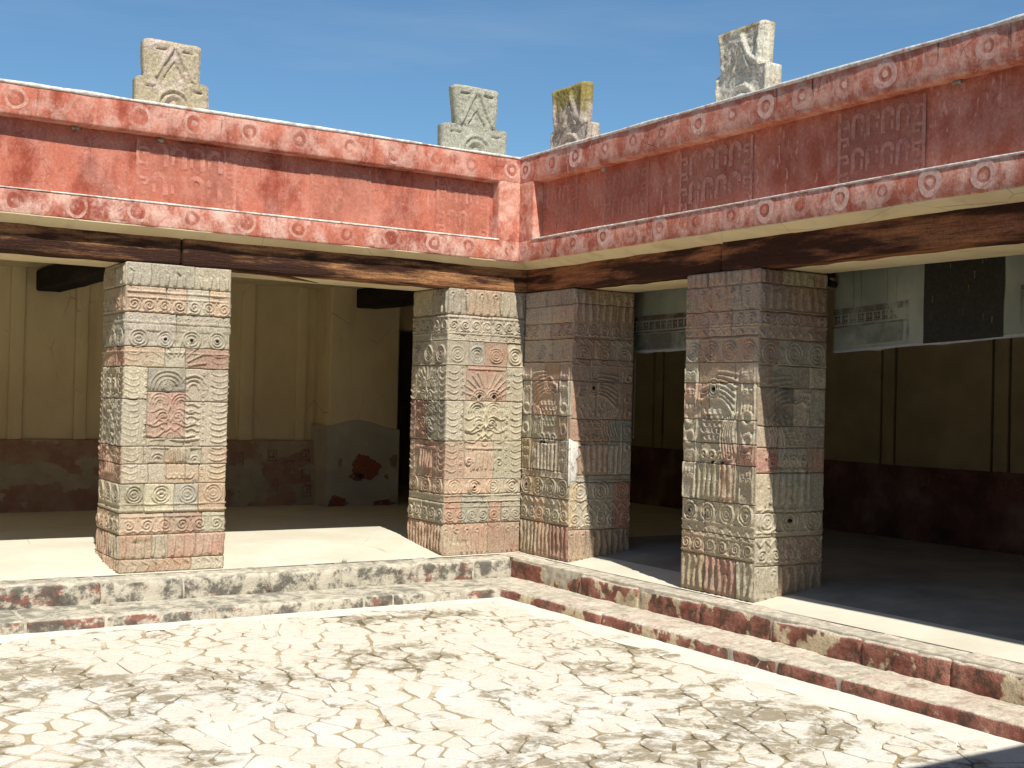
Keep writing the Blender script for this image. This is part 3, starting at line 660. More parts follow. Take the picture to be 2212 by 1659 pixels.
# ------------------------------------------------------------------ painted entablatures
def wing_map(side):
    """maps (t along the wing away from the corner, d inwards from the painted face, z) to world"""
    if side == 'L': return lambda t, d, z: (FX-t, FY+d, z)
    return lambda t, d, z: (FX+d, FY-t, z)
def wbox(side, t0, t1, d0, d1, z0, z1):
    m = wing_map(side); a = np.array(m(t0, d0, z0)); b = np.array(m(t1, d1, z1)); return np.minimum(a, b), np.maximum(a, b)
RINGS = {'L': [(.109, .568, .943, 1.400, 1.848, 2.325, 2.795, 3.277, 3.744, 4.225, 4.698, 5.17, 5.64)], 'R': [(.094, .543, .938, 1.396, 1.808, 2.193, 2.638, 3.052, 3.42, 3.782, 4.179, 4.558, 4.944, 5.345, 5.75)]}
def entablature(side, length, label):
    m = wing_map(side); red = M_RED[side]; e = empty('painted_entablature', m(length/2, .2, ZB), label, 'parapet')
    lng = 0 if side == 'L' else 1; seg = [.11, .11, .07]; seg[1-lng] = .15; sd = 3 if side == 'L' else 30
    def part(name, t0, t1, d0, d1, z0, z1, mat, alpha, **k):
        lo, hi = wbox(side, t0, t1, d0, d1, z0, z1); V, F = rough_box(lo, hi, k.get('b', .02), tuple(k.get('seg', seg)), k.get('amp', .006), 3.5, sd, .004)
        o = mesh_obj(name, V, F, mat, e, True); o.color = (1, 1, 1, alpha); return o
    part('lower_band', -.30, length, 0, .55, ZB, ZL, red, 1.0); part('upper_band', -.30, length, 0, .45, ZU, ZT-.006, red, .62)
    part('panel', .10, length, .12, .5, ZL-.03, ZU+.03, red, .12, amp=.004, seg=(.2, .2, .12))
    tp = .238 if side == 'L' else .239
    part('corner_post', -.28, tp, .003, .40, ZL-.025, ZU+.025, red, .9, amp=.005, b=.015)
    part('coping_edge', -.28, length, -.010, .43, ZT-.018, ZT+.010, M_COPING, 1, b=.012, amp=.013)
    part('ledge_edge', tp-.01, length, -.006, .115, ZL-.010, ZL+.006, M_COPING, 1, b=.007, amp=.004)
    # painted rings, thin coats on the bands
    def surf(t, z): P = np.array([m(t, 0, z)]); return -(fbm(P, 3.5, sd)[0]*.006+vn(P, .9, sd+5)[0]*.004)-.0022
    def ring(t, z, r0, r1, mat, sx=1.):
        n = 30; V = []; F = []
        for i in range(n):
            a = 2*math.pi*i/n; wv = 1+.05*math.sin(3*a+t*9)
            for r in (r0, (r0+r1)/2, r1): tt, zz = t+sx*r*wv*math.cos(a), z+r*wv*math.sin(a); V.append(m(tt, surf(tt, zz), zz))
        for i in range(n):
            j = (i+1) % n
            for k in (0, 1): F.append((3*i+k, 3*i+k+1, 3*j+k+1, 3*j+k))
        if side == 'L': F = [f[::-1] for f in F]
        mesh_obj('painted_ring', V, F, mat, e)
    rr = random.Random(sd)
    for t in RINGS[side][0]:
        for z in (3.788, 2.995):
            t_ = t; t = t+rr.uniform(-.012, .012); z = z+rr.uniform(-.006, .006); k = rr.uniform(.86, 1.05); inner = .066 if side == 'L' else .054
            ring(t, z, inner*k, .092*k if side == 'L' else .100*k, M_RING[side]); ring(t, z, .03*k, inner*.93*k, M_RING['D'])
            if rr.random() < .7: ring(t, z, .004, .024*k, M_RING[side])
            t = t_
    ring(.107 if side == 'L' else .10, 3.394, .052, .088, M_RING[side])
    # painted panel motifs: pale ground, side meanders, hooked drops
    zones = [(.282, .878), (1.573, 2.18), (2.863, 3.733), (4.9, 5.6)] if side == 'L' else [(.202, .83), (1.244, 1.887), (2.294, 3.169), (4.036, 4.802)]
    for t0, t1 in zones:
        dz = .12-.008
        def quad(a, b, z0, z1, off=0.):
            q = [m(a, dz-off, z0), m(b, dz-off, z0), m(b, dz-off, z1), m(a, dz-off, z1)]; return q[::-1] if side == 'L' else q
        decal_mesh('painted_ground', [quad(t0, t1, ZL+.02, ZU-.02)], M_MOTIFD[side], e)
        polys = []; zt, zb = ZU-.03, ZL+.03
        for edge, s in ((t0, 1), (t1, -1)):
            a, b = sorted((edge, edge+s*.028)); polys.append(quad(a, b, zb, zt, .0012))
            for q in range(4):
                zc = zt-.07-q*.125; a, b = sorted((edge+s*.028, edge+s*.10)); polys.append(quad(a, b, zc-.012, zc+.012, .0012))
                a, b = sorted((edge+s*.085, edge+s*.108)); polys.append(quad(a, b, zc-.055, zc-.0125, .0012)); a, b = sorted((edge+s*.05, edge+s*.0845)); polys.append(quad(a, b, zc-.055, zc-.035, .0012))
        n = max(3, int((t1-t0-.24)/.13)); w = (t1-t0-.24)/n
        for i in range(n):
            c = t0+.12+(i+.5)*w
            for zc in (zt-.09, zt-.33):
                ro, ri = w*.46, w*.20; A = np.linspace(-.2, math.pi, 14); P = [(c+ro*math.cos(a), zc+ro*math.sin(a)) for a in A]+[(c+ri*math.cos(a), zc+ri*math.sin(a)) for a in A[::-1]]
                k = len(A)
                for j in range(k-1):
                    q = [P[j], P[j+1], P[2*k-2-j], P[2*k-1-j]]; q = [m(a, dz-.0012, z) for a, z in q]; polys.append(q if side == 'R' else q[::-1])
                polys.append(quad(c-ro, c-ri, zc-.12, zc, .0012))
                for yy in range(1): polys.append(quad(c+ri, c+ro*.8, zc-.10, zc-.03, .0012))
        decal_mesh('painted_motif', polys, M_MOTIF[side], e)
    chips = [(4.23, ZU-.012, .11, .04), (3.54, ZU-.015, .11, .045)] if side == 'L' else \
            [(1.24, ZU-.010, .115, .05), (5.05, ZU-.010, .115, .05)]
    for k, (t, z, d, r) in enumerate(chips):
        r *= .7
        c = np.array(m(t, d, z)); V, F = rough_box(c-np.array((r, .02, r*.55) if side == 'L' else (.02, r, r*.55)), c+np.array((r, .014, r*.45) if side == 'L' else (.014, r, r*.45)), .016, .011, .022, 30, k+sd)
        mesh_obj('broken_plaster', V, F, M_CHIP, e, True)
    return e
entablature('L', 10.2, 'bleached red entablature with painted rings facing the sun over the left pillars')
entablature('R', 9.3, 'shaded dark red entablature with painted rings above the right-hand pillars')

# cream soffit and plaster lintel behind the timbers
def lintel(side, length, label):
    e = empty('plaster_lintel', wing_map(side)(length/2, .6, 2.6), label, 'lintel')
    def P(t0, t1, q0, q1, z0, z1):
        a, b = ((-t1, q0, z0), (-t0, q1, z1)) if side == 'L' else ((q0, -t1, z0), (q1, -t0, z1)); return np.minimum(a, b), np.maximum(a, b)
    lo, hi = P(-.02, length, .262, .735, 2.603, 2.95); V, F = rough_box(lo, hi, .012, (.3, .3, .3), .006, 1.5, 4); mesh_obj('beam_casing', V, F, M_CREAM, e, True)
    F0 = FY if side == 'L' else FX; n = int(length/.09); V = []; prof = [(F0+.45, ZB+.012), (F0+.006, ZB+.006), (F0+.014, ZB-.004), (-.004, 2.828), (.02, 2.818), (.24, 2.82)]
    for i in range(n+1):
        t = -.25+(length+.25)*i/n
        for q, z in prof: V.append((-t, q, z) if side == 'L' else (q, -t, z))
    V = np.array(V); V[:, 2] += .007*fbm(V, 3.5, 9); k = len(prof); F = [(i*k+j, i*k+j+1, (i+1)*k+j+1, (i+1)*k+j) for i in range(n) for j in range(k-1)]
    if side == 'R': F = [f[::-1] for f in F]
    V[:, 0 if side == 'L' else 1] = np.minimum(V[:, 0 if side == 'L' else 1], np.where(V[:, 1 if side == 'L' else 0] < 0, V[:, 1 if side == 'L' else 0]*1.0, .02))
    mesh_obj('soffit', V, F, M_CREAM, e, True)
    return e
lintel('L', 10.2, 'cream plaster lintel and soffit under the sunlit left entablature'); lintel('R', 9.3, 'cream plaster lintel and soffit under the shaded right entablature')

# timbers
def timber(lo, hi, mat, label, seed, extra=None):
    e = empty('timber_beam', ((lo[0]+hi[0])/2, (lo[1]+hi[1])/2, lo[2]), label, 'beam', 'timber lintel beams')
    V, F = rough_box(lo, hi, .022, (.09, .09, .05), .010, 5, seed, .006); mesh_obj('timber', V, F, mat, e, True)
    return e
timber((WX-.2, .002, 2.602), (-3.505, .25, 2.845), M_WOOD_L, 'dark weathered timber beam running left from the joint over the left pillar', 1)
b2 = timber((-3.493, -.004, 2.600), (.10, .25, 2.845), M_WOOD_L, 'long sunlit weathered timber beam between left pillar and corner', 2)
timber((.004, -2.872, 2.600), (.25, .0, 2.845), M_WOOD_R, 'shaded brown timber beam between corner and right pillar', 3)
timber((-.004, SY-.2, 2.602), (.25, -2.884, 2.845), M_WOOD_R, 'orange-brown timber beam running right from the joint over the right pillar', 4)
V = [(-3.0, .02, 2.598), (-2.6, .03, 2.60), (-2.2, .10, 2.545), (-2.6, .06, 2.585), (-3.0, .05, 2.59), (-2.2, .11, 2.552)]
mesh_obj('splinter', V, [(0, 1, 2, 3), (0, 3, 4), (1, 5, 2), (4, 3, 2, 5), (0, 4, 5, 1)], M_WOOD_L, b2)
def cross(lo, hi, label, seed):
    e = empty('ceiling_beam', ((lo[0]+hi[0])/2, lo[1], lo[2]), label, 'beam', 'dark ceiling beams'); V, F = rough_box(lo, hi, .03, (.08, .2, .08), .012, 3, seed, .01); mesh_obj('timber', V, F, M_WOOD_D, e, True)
cross((-3.75, .74, 2.655), (-3.45, GW+.05, 2.90), 'dark ceiling beam running back from behind the left pillar', 5)
cross((.10, .74, 2.66), (.42, 4.3, 2.92), 'dark ceiling beam running back from the corner pier to the door pier', 6)
cross((.74, -3.05, 2.66), (GE+.05, -2.75, 2.92), 'dark ceiling beam behind the right pillar', 7)

# ======================================================================= PILLARS
# --- left pillar
A0, A1, AD = -3.959, -3.057, .73; WL = A1-A0
lp = empty('carved_pillar', ((A0+A1)/2, AD/2, 0), 'sunlit carved stone pillar standing alone at the left, patchwork of tan and grey blocks', 'pillar', 'carved courtyard pillars')
core(lp, (A0+.013, .013, -.05), (A1-.013, AD-.013, 2.598))
V = V_of(100, 1590)
R = Relief(); w = WL
for i in range(9): R.stroke([(.03+i*w/9.2, V(130)), (.06+i*w/9.2, V(145))], .005, .012)
flutes(R, w, V(212), V(150), 12, False)
hline(R, w, V(240)); hline(R, w, V(268)); spirals(R, w, V(342), V(268), 7); hline(R, w, V(385), .014, .012)
dots(R, w, V(366), 11); R.rect(0, w, V(428), V(396), .010)
eyes(R, w, V(464), 4, .072, (1, 2, 3)); hline(R, w, V(530))
for x0, x1, d in ((0, .13, 1), (w-.16, w, 0)): feathers(R, x0+.01, x1, V(1150), V(520), 21, bool(d))
beadcol(R, .185, V(1140), V(525), 17); beadcol(R, w-.22, V(1140), V(610), 15)
R.rect(.20, .36, V(600), V(508), .008); fan(R, w*.5, V(600), .10, .24, 9, .2, math.pi-.2)
arches(R, .20+.17, V(705), (.05, .085, .12, .155)); eye(R, .37, V(690), .04); arches(R, .37+.22, V(705), (.05, .085, .12))
mask(R, .40, V(830), 1.05); R.stroke([(.24, V(955)), (.38, V(945)), (.52, V(955)), (.64, V(945))], .008, .016)
for k in range(5): t = np.linspace(0, 1, 8); R.stroke(np.c_[w*.60+.11*t, V(780)-.045*k*1.2+.012*np.sin(t*5)], .007, .015)
frame(R, .235, .40, V(1058), V(992)); arches(R, .30, V(1050), (.03, .055)); flutes(R, .16, V(1066), V(992), 4, False, .40); frame(R, .57, .68, V(1062), V(992)); arches(R, .62, V(1052), (.02, .04))
for k in range(5): R.stroke(circ(.40+.045*k, V(1120), .03, 8, math.pi, 2*math.pi), .007, .015)
eyes(R, w, V(1213), 4, .074, (1,)); hline(R, w, V(1262)); hline(R, w, V(1292), .014, .010)
hline(R, w, V(1322)); spirals(R, w, V(1402), V(1325), 6, flip=True); flutes(R, w, V(1520), V(1412), 11, False, 0)
for i in range(10): R.stroke([(.02+i*w/10, V(1535)), (.07+i*w/10, V(1555)), (.05+i*w/10, V(1580))], .007, .010)
B = rows_to_blocks([(2.597, V(215), 'g:.23 b:.64 b:1'), (V(215), V(342), 't:.38 t:.57 b:.79 t:1'), (V(342), V(505), 'g:.48 g:1'), (V(505), V(603), 't:.38 b:.57 r:1'),
    (V(985), V(1070), 'b:.2 b:.4 t:.6 b:.75 t:1'), (V(1070), V(1165), 'b:.25 b:.42 t:.6 t:.73 t:1'), (V(1165), V(1305), 'b:.22 B:.5 g:.73 t:1'), (V(1305), V(1410), 't:.41 r:.77 b:1'),
    (V(1410), V(1525), 'n:.3 b:.45 r:.72 r:1'), (V(1525), 0, 'n:.35 n:.68 b:1')], w)
B += [(V(757), V(603), 0, .22*w, 'b'), (V(985), V(757), 0, .22*w, 'b'), (V(720), V(603), .22*w, .58*w, 'G'), (V(945), V(720), .22*w, .58*w, 'r'), (V(985), V(945), .22*w, .58*w, 'b'), (V(765), V(603), .58*w, w, 'b'), (V(985), V(765), .58*w, w, 'b')]
face_blocks(lp, (A0, 0, 0), (1, 0, 0), (0, -1, 0), w, B, R, 1)
inlay(lp, (A0, 0, 0), (1, 0, 0), (0, -1, 0), [(w*(i+.5)/4, V(464)) for i in (1, 2, 3)])
bx = face_blocks(lp, (A0, -.003, 0), (1, 0, 0), (0, -1, 0), w, [(V(1168), V(1142), .60*w, .69*w, 's')], None, 4, (0, 0))[0]
def side_relief(w, V, seed):
    R = Relief(); random.seed(seed)
    flutes(R, w, V(212), V(120), 8, False); spirals(R, w, V(342), V(262), 5); hline(R, w, V(385), .014, .012); dots(R, w, V(366), 8); R.rect(0, w, V(428), V(396), .010)
    eyes(R, w, V(464), 3, .075); hline(R, w, V(530))
    feathers(R, w-.13, w-.01, V(1150), V(520), 20, False); feathers(R, .01, .11, V(1150), V(520), 20, True); beadcol(R, w-.18, V(1140), V(610), 14); beadcol(R, .16, V(1140), V(610), 14)
    fan(R, w*.48, V(640), .06, .14, 9); mask(R, w*.48, V(760), 1.0); mask(R, w*.48, V(950), .9); flutes(R, w*.4, V(1130), V(1040), 5, False, w*.28)
    eyes(R, w, V(1213), 3, .078); hline(R, w, V(1262)); hline(R, w, V(1292), .014, .010); spirals(R, w, V(1402), V(1325), 5, flip=True); flutes(R, w, V(1585), V(1412), 10, False); return R
bounds = [2.597]+[V(y) for y in (215, 342, 505, 603, 757, 985, 1070, 1165, 1305, 1410, 1525)]+[0]
face_blocks(lp, (A0, AD, 0), (0, -1, 0), (-1, 0, 0), AD, auto_rows(bounds, AD, ['bb', 'bt', 'bg', 'nr', 'gb', 'Gg', 'rr', 'Rr', 'bb', 'tb', 'nb', 'tn'], (2, 2, 2, 3)), side_relief(AD, V, 5), 2)
face_blocks(lp, (A1, 0, 0), (0, 1, 0), (1, 0, 0), AD, auto_rows(bounds, AD, ['bb', 'bt', 'bg', 'nr', 'gb', 'gg', 'rb', 'rr', 'bb', 'tb', 'nb', 'tn'], 2), side_relief(AD, V, 6), 3)

# --- corner pier: an L of two arms round the inner corner
AL, AR, CD_ = .883, .837, .735
cp = empty('carved_corner_pier', (.2, .2, 0), 'L-shaped carved stone pier filling the inner corner of the court', 'pillar', 'carved courtyard pillars')
core(cp, (-AL+.013, .013, -.05), (CD_-.013, CD_-.013, 2.598)); core(cp, (.0135, -AR+.013, -.05), (CD_-.02, .03, 2.597))
V = V_of(110, 1550); w = AL; R = Relief(); random.seed(21)
flutes(R, w, V(250), V(120), 11, True); spirals(R, w, V(352), V(272), 7); hline(R, w, V(268)); hline(R, w, V(356)); dots(R, w, V(374), 10); hline(R, w, V(394))
eyes(R, w, V(465), 4, .077); hline(R, w, V(526), .012)
feathers(R, .01, .125, V(1110), V(545), 16, True); feathers(R, w-.13, w-.01, V(1110), V(545), 16, False); beadcol(R, .175, V(1110), V(545), 15); beadcol(R, w-.19, V(1110), V(545), 15)
fan(R, w*.51, V(720), .14, .29, 11, .35, math.pi-.35); R.stroke([(w*.28, V(545)), (w*.75, V(545))], .008, .014)
for s in (-1, 1): arches(R, w*.51+s*.085, V(700), (.035, .06, .085)); R.stroke([(w*.51+s*.085, V(690))], .016, -.014)
mask(R, w*.50, V(830), 1.15); R.stroke([(w*.27, V(975)), (w*.72, V(975))], .011, .018); R.stroke([(w*.33, V(985)), (w*.33, V(1095))], .008, .015); R.stroke([(w*.66, V(985)), (w*.66, V(1095))], .008, .015)
flutes(R, w*.30, V(1095), V(990), 6, False, w*.345)
for s, x in ((1, .30), (-1, .69)):
    a = np.linspace(0, 2.6*math.pi, 22); rr = .045*(1-.8*a/a[-1]); R.stroke(np.c_[x*w+s*rr*np.cos(a), V(1050)+rr*np.sin(a)], .008, .018)
eyes(R, w, V(1182), 4, .076, (1,)); hline(R, w, V(1140)); hline(R, w, V(1228)); hline(R, w, V(1262)); dots(R, w, V(1275), 10, .012); hline(R, w, V(1290)); spirals(R, w, V(1378), V(1292), 7, flip=True); flutes(R, w, V(1540), V(1392), 15, True)
B = rows_to_blocks([(2.597, V(255), 'g:.22 t:.66 b:1'), (V(255), V(395), 'b:.55 b:1'), (V(395), V(528), 'b:.28 g:.48 r:.78 b:1'), (V(528), V(718), 'b:.25 r:.77 b:1'), (V(718), V(935), 'b:.22 c:.72 b:1'),
    (V(935), V(1140), 't:.25 t:.62 b:1'), (V(1140), V(1220), 't:.6 b:1'), (V(1220), V(1265), 't:.22 g:.5 g:1'), (V(1265), V(1380), 'r:.22 g:.58 r:.74 g:1'), (V(1380), 0, 'n:.57 n:1')], w)
face_blocks(cp, (-AL, 0, 0), (1, 0, 0), (0, -1, 0), w, B, R, 6, (1, 0)); inlay(cp, (-AL, 0, 0), (1, 0, 0), (0, -1, 0), [(w*1.5/4, V(1182)), (w*.51-.085, V(690)), (w*.51+.085, V(690))])
def corner_side(w, V):
    R = Relief(); flutes(R, w, V(250), V(120), 8, True); spirals(R, w, V(352), V(272), 5); hline(R, w, V(268)); hline(R, w, V(356)); hline(R, w, V(394)); eyes(R, w, V(465), 3, .08); hline(R, w, V(526))
    feathers(R, w-.13, w-.01, V(1110), V(545), 16, False); feathers(R, .01, .11, V(1110), V(545), 16, True); beadcol(R, w-.19, V(1110), V(545), 15)
    fan(R, w*.48, V(650), .08, .20, 9); mask(R, w*.48, V(690), .95); mask(R, w*.48, V(840), 1.0); R.stroke([(w*.2, V(975)), (w*.72, V(975))], .011, .018); flutes(R, w*.34, V(1095), V(985), 5, False, w*.31)
    eyes(R, w, V(1182), 3, .08); hline(R, w, V(1140)); hline(R, w, V(1228)); hline(R, w, V(1275)); spirals(R, w, V(1378), V(1285), 5, flip=True); flutes(R, w, V(1540), V(1392), 12, False); return R
bounds = [2.597]+[V(y) for y in (255, 395, 528, 718, 935, 1140, 1220, 1265, 1380)]+[0]
face_blocks(cp, (-AL, CD_, 0), (0, -1, 0), (-1, 0, 0), CD_, auto_rows(bounds, CD_, ['bb', 'bg', 'bb', 'bg', 'RG', 'rr', 'tt', 'bt', 'bb', 'nn'], (2, 2, 2, 1)), corner_side(CD_, V), 7)
# right arm, face towards the court
w = AR; V = V_of(118, 1575); R = Relief(); random.seed(31)
flutes(R, w, V(290), V(130), 10, True); spirals(R, w, V(380), V(302), 6); hline(R, w, V(390)); eyes(R, w, V(460), 4, .07); hline(R, w, V(515))
for x in (.075, w-.11):
    R.stroke([(x-.065, V(1105)), (x-.065, V(540))], .006, .014); R.stroke([(x+.065, V(1105)), (x+.065, V(540))], .006, .014)
    for y in (600, 660, 950, 1000, 1050): arches(R, x-.025, V(y), (.018, .032)); arches(R, x+.03, V(y), (.018, .032))
    for y in (765, 875): R.stroke(circ(x, V(y), .05), .012, .02)
bird(R, .16, w-.20, V(1110), V(545), 1)
eyes(R, w, V(1188), 4, .085); hline(R, w, V(1140)); hline(R, w, V(1242)); tris(R, w, V(1282), V(1256), 9); spirals(R, w, V(1380), V(1290), 6); flutes(R, w, V(1565), V(1392), 13, False)
B = rows_to_blocks([(2.597, V(205), 'p:.46 p:1'), (V(205), V(300), 'p:.58 n:1'), (V(300), V(388), 'n:.55 n:1'), (V(388), V(510), 'p:.6 p:1'), (V(510), V(610), 't:.45 n:.75 p:1'), (V(610), V(800), 'b:.2 n:.62 n:.78 b:1'), (V(800), V(930), 'b:.16 b:.7 p:1'),
    (V(930), V(1100), 'o:.3 b:.68 b:1'), (V(1100), V(1140), 'r:.4 b:1'), (V(1140), V(1245), 'o:.4 b:1'), (V(1245), V(1385), 'b:.28 n:.5 b:.85 o:1'), (V(1385), 0, 'o:.3 n:.62 R:1')], w)
face_blocks(cp, (0, 0, 0), (0, -1, 0), (-1, 0, 0), w, B, R, 8, (0, 1)); inlay(cp, (0, 0, 0), (0, -1, 0), (-1, 0, 0), [(w*.5/4, V(1188)), (.16+.40*(w-.36), V(1110)+.285*(V(545)-V(1110))), (.16+.50*(w-.36), V(1110)+.285*(V(545)-V(1110)))])
# right arm, end face
w = CD_; V = V_of(115, 1570); R = Relief(); random.seed(41)
flutes(R, w, V(285), V(130), 9, True); spirals(R, w, V(372), V(300), 5); tris(R, w, V(408), V(388), 8); hline(R, w, V(380)); eyes(R, w, V(470), 3, .085); hline(R, w, V(525))
bird(R, .05, w-.14, V(1100), V(555), -1)
for y in (590, 700, 780, 870, 960): R.stroke(circ(w-.06, V(y), .032), .009, .017)
R.stroke([(w-.13, V(1100)), (w-.13, V(550))], .006, .014)
eyes(R, w, V(1195), 3, .09); hline(R, w, V(1140)); hline(R, w, V(1240)); tris(R, w, V(1295), V(1262), 7); spirals(R, w, V(1390), V(1300), 5); flutes(R, w, V(1560), V(1405), 11, True)
B = rows_to_blocks([(2.597, V(195), 'p:.58 p:1'), (V(195), V(380), 'n:.42 p:.7 p:1'), (V(380), V(490), 'n:.35 n:.6 b:1'), (V(490), V(610), 'n:.3 p:.75 p:1'), (V(610), V(810), 'n:.4 p:.82 n:1'), (V(810), V(930), 'n:.3 n:.62 g:1'), (V(930), V(1110), 'n:.22 p:.62 g:1'),
    (V(1110), V(1150), 'g:.3 g:1'), (V(1150), V(1400), 'o:.12 b:.30 b:.72 R:1'), (V(1400), 0, 't:.28 p:1')], w)
face_blocks(cp, (0, -AR, 0), (1, 0, 0), (0, -1, 0), w, B, R, 9); inlay(cp, (0, -AR, 0), (1, 0, 0), (0, -1, 0), [(w-.14-.62*(w-.19), V(1100)+.84*(V(555)-V(1100)))])
face_blocks(cp, (CD_, -AR, 0), (0, 1, 0), (1, 0, 0), AR, auto_rows([2.597, 2.3, 2.0, 1.7, 1.3, .9, .6, .3, 0], AR, ['pn', 'pp', 'bn']), None, 12)
# white plaster repair across the arm's edge
M_REPAIR = mat_decal('ragged_white_repair', (.66, .62, .55), .40, 13, 1.0)
def patch(P0, U, N, pts, seed):
    P0 = np.array(P0, float); U = np.array(U, float); N = np.array(N, float); Z = np.array((0, 0, 1.)); pts = np.array(pts); n = len(pts); c = pts.mean(0)
    V = []
    for s, h in ((1., -.004), (.94, .008), (.5, .012)):
        for p in pts: q = c+(p-c)*s; V.append(P0+U*q[0]+Z*q[1]+N*(h+.004*vn([(q[0], q[1], seed)], 30, seed)[0]))
    V.append(P0+U*c[0]+Z*c[1]+N*.012); F = []
    for r in (0, 1):
        for i in range(n): j = (i+1) % n; F.append((r*n+i, r*n+j, (r+1)*n+j, (r+1)*n+i))
    F += [(2*n+i, 2*n+(i+1) % n, 3*n) for i in range(n)]; return mesh_obj('plaster_repair', V, F, M_REPAIR, cp, True)
patch((0, -AR, 0), (0, 1, 0), (-1, 0, 0), [(-.015, .72), (.02, .73), (.10, .76), (.06, .90), (.05, .99), (.13, 1.04), (.16, 1.10), (.08, 1.13), (.07, 1.22), (.02, 1.16), (-.015, 1.13)], 1)
patch((0, -AR, 0), (1, 0, 0), (0, -1, 0), [(-.015, .72), (.07, .73), (.09, .86), (.06, .97), (.13, 1.03), (.10, 1.06), (.09, 1.13), (.03, 1.15), (-.015, 1.17)], 2)

# --- right pillar
Y0, Y1, RD = -2.4625, -3.3356, .745; WR = Y0-Y1
rp = empty('carved_pillar', (RD/2, (Y0+Y1)/2, 0), 'carved stone pillar at the right, upper half shaded purplish, bird relief on its court side', 'pillar', 'carved courtyard pillars')
core(rp, (.013, Y1+.013, -.05), (RD-.013, Y0-.013, 2.598))
V = V_of(80, 1582); w = WR; R = Relief(); random.seed(51)
flutes(R, w, V(145), V(85), 12, False); flutes(R, w, V(262), V(155), 10, True); hline(R, w, V(268)); spirals(R, w, V(340), V(275), 6); hline(R, w, V(345)); tris(R, w, V(380), V(355), 8); hline(R, w, V(395))
eyes(R, w, V(455), 4, .075); hline(R, w, V(505))
for x in (.085, w-.11):
    R.stroke([(x-.07, V(1140)), (x-.07, V(535))], .006, .014); R.stroke([(x+.07, V(1140)), (x+.07, V(535))], .006, .014)
    for y in (570, 585, 650, 670, 940, 960, 1050): arches(R, x-.028, V(y), (.018, .034)); arches(R, x+.03, V(y), (.018, .034))
    for y in (700, 1000): flutes(R, .12, V(y+30), V(y), 3, False, x-.06)
    for y in (760, 860): R.stroke(circ(x, V(y), .054), .013, .021)
bird(R, .18, w-.20, V(1140), V(530), -1)
eyes(R, w, V(1205), 4, .08, (0,)); hline(R, w, V(1150)); hline(R, w, V(1252)); tris(R, w, V(1312), V(1280), 9); hline(R, w, V(1318)); spirals(R, w, V(1400), V(1322), 6); flutes(R, w, V(1570), V(1412), 12, False)
B = rows_to_blocks([(2.597, V(148), 'n:.13 n:.3 n:.56 p:.76 n:.88 R:1'), (V(148), V(268), 'n:.33 n:.64 p:1'), (V(268), V(383), 'n:.33 n:.64 p:1'), (V(383), V(505), 'b:.2 n:.36 n:1'), (V(505), V(600), 'b:.2 t:.7 p:1'),
    (V(600), V(770), 't:.24 n:.36 B:.72 B:1'), (V(770), V(880), 'b:.25 b:.55 B:.74 b:1'), (V(880), V(975), 'b:.26 b:.55 R:.74 R:1'), (V(975), V(1150), 'b:.2 B:.52 t:.72 b:1'), (V(1150), V(1300), 'b:.33 b:1'), (V(1300), V(1405), 't:.33 b:1'), (V(1405), 0, 'o:.33 R:.76 b:1')], w)
face_blocks(rp, (0, Y0, 0), (0, -1, 0), (-1, 0, 0), w, B, R, 14); inlay(rp, (0, Y0, 0), (0, -1, 0), (-1, 0, 0), [(w*.5/4, V(1205)), (w-.20-.62*(w-.38), V(1140)+.84*(V(530)-V(1140))), (.38, V(972)), (.50, V(972))])
w = RD; V = V_of(70, 1580); R = Relief(); random.seed(61)
flutes(R, w, V(140), V(75), 10, False); flutes(R, w, V(255), V(150), 9, True); hline(R, w, V(262)); spirals(R, w, V(335), V(265), 5); tris(R, w, V(382), V(350), 7); eyes(R, w, V(455), 3, .088); hline(R, w, V(505))
bird(R, .06, w-.14, V(1150), V(540), 1)
for y in (570, 640, 780, 880, 950): arches(R, w-.07, V(y), (.02, .036))
eyes(R, w, V(1218), 3, .09, (1,)); hline(R, w, V(1165)); hline(R, w, V(1268)); tris(R, w, V(1330), V(1300), 7); spirals(R, w, V(1410), V(1335), 5); flutes(R, w, V(1570), V(1425), 9, True)
B = rows_to_blocks([(2.597, V(140), 'R:.32 b:.8 p:1'), (V(140), V(268), 'p:.78 p:1'), (V(268), V(390), 'p:.78 r:1'), (V(390), V(510), 'n:.28 b:1'), (V(510), V(610), 'n:.22 b:.75 b:1'), (V(610), V(785), 'p:.25 k:.52 b:.78 g:1'), (V(785), V(885), 'p:.3 b:.72 g:1'), (V(885), V(1000), 'R:.3 b:.75 n:1'),
    (V(1000), V(1180), 'b:.2 g:1'), (V(1180), V(1290), 'b:.32 b:1'), (V(1290), V(1420), 'b:.35 p:1'), (V(1420), 0, 'b:.36 p:.62 p:1')], w)
face_blocks(rp, (0, Y1, 0), (1, 0, 0), (0, -1, 0), w, B, R, 15); inlay(rp, (0, Y1, 0), (1, 0, 0), (0, -1, 0), [(w*1.5/3, V(1218))])
face_blocks(rp, (RD, Y1, 0), (0, 1, 0), (1, 0, 0), WR, auto_rows([2.597, 2.3, 2.0, 1.7, 1.3, .9, .6, .3, 0], WR, ['pn', 'pp', 'bn']), None, 16)
face_blocks(rp, (RD, Y0, 0), (-1, 0, 0), (0, 1, 0), RD, auto_rows([2.597, 2.3, 2.0, 1.7, 1.3, .9, .6, .3, 0], RD, ['pn', 'pp', 'bn']), None, 17)

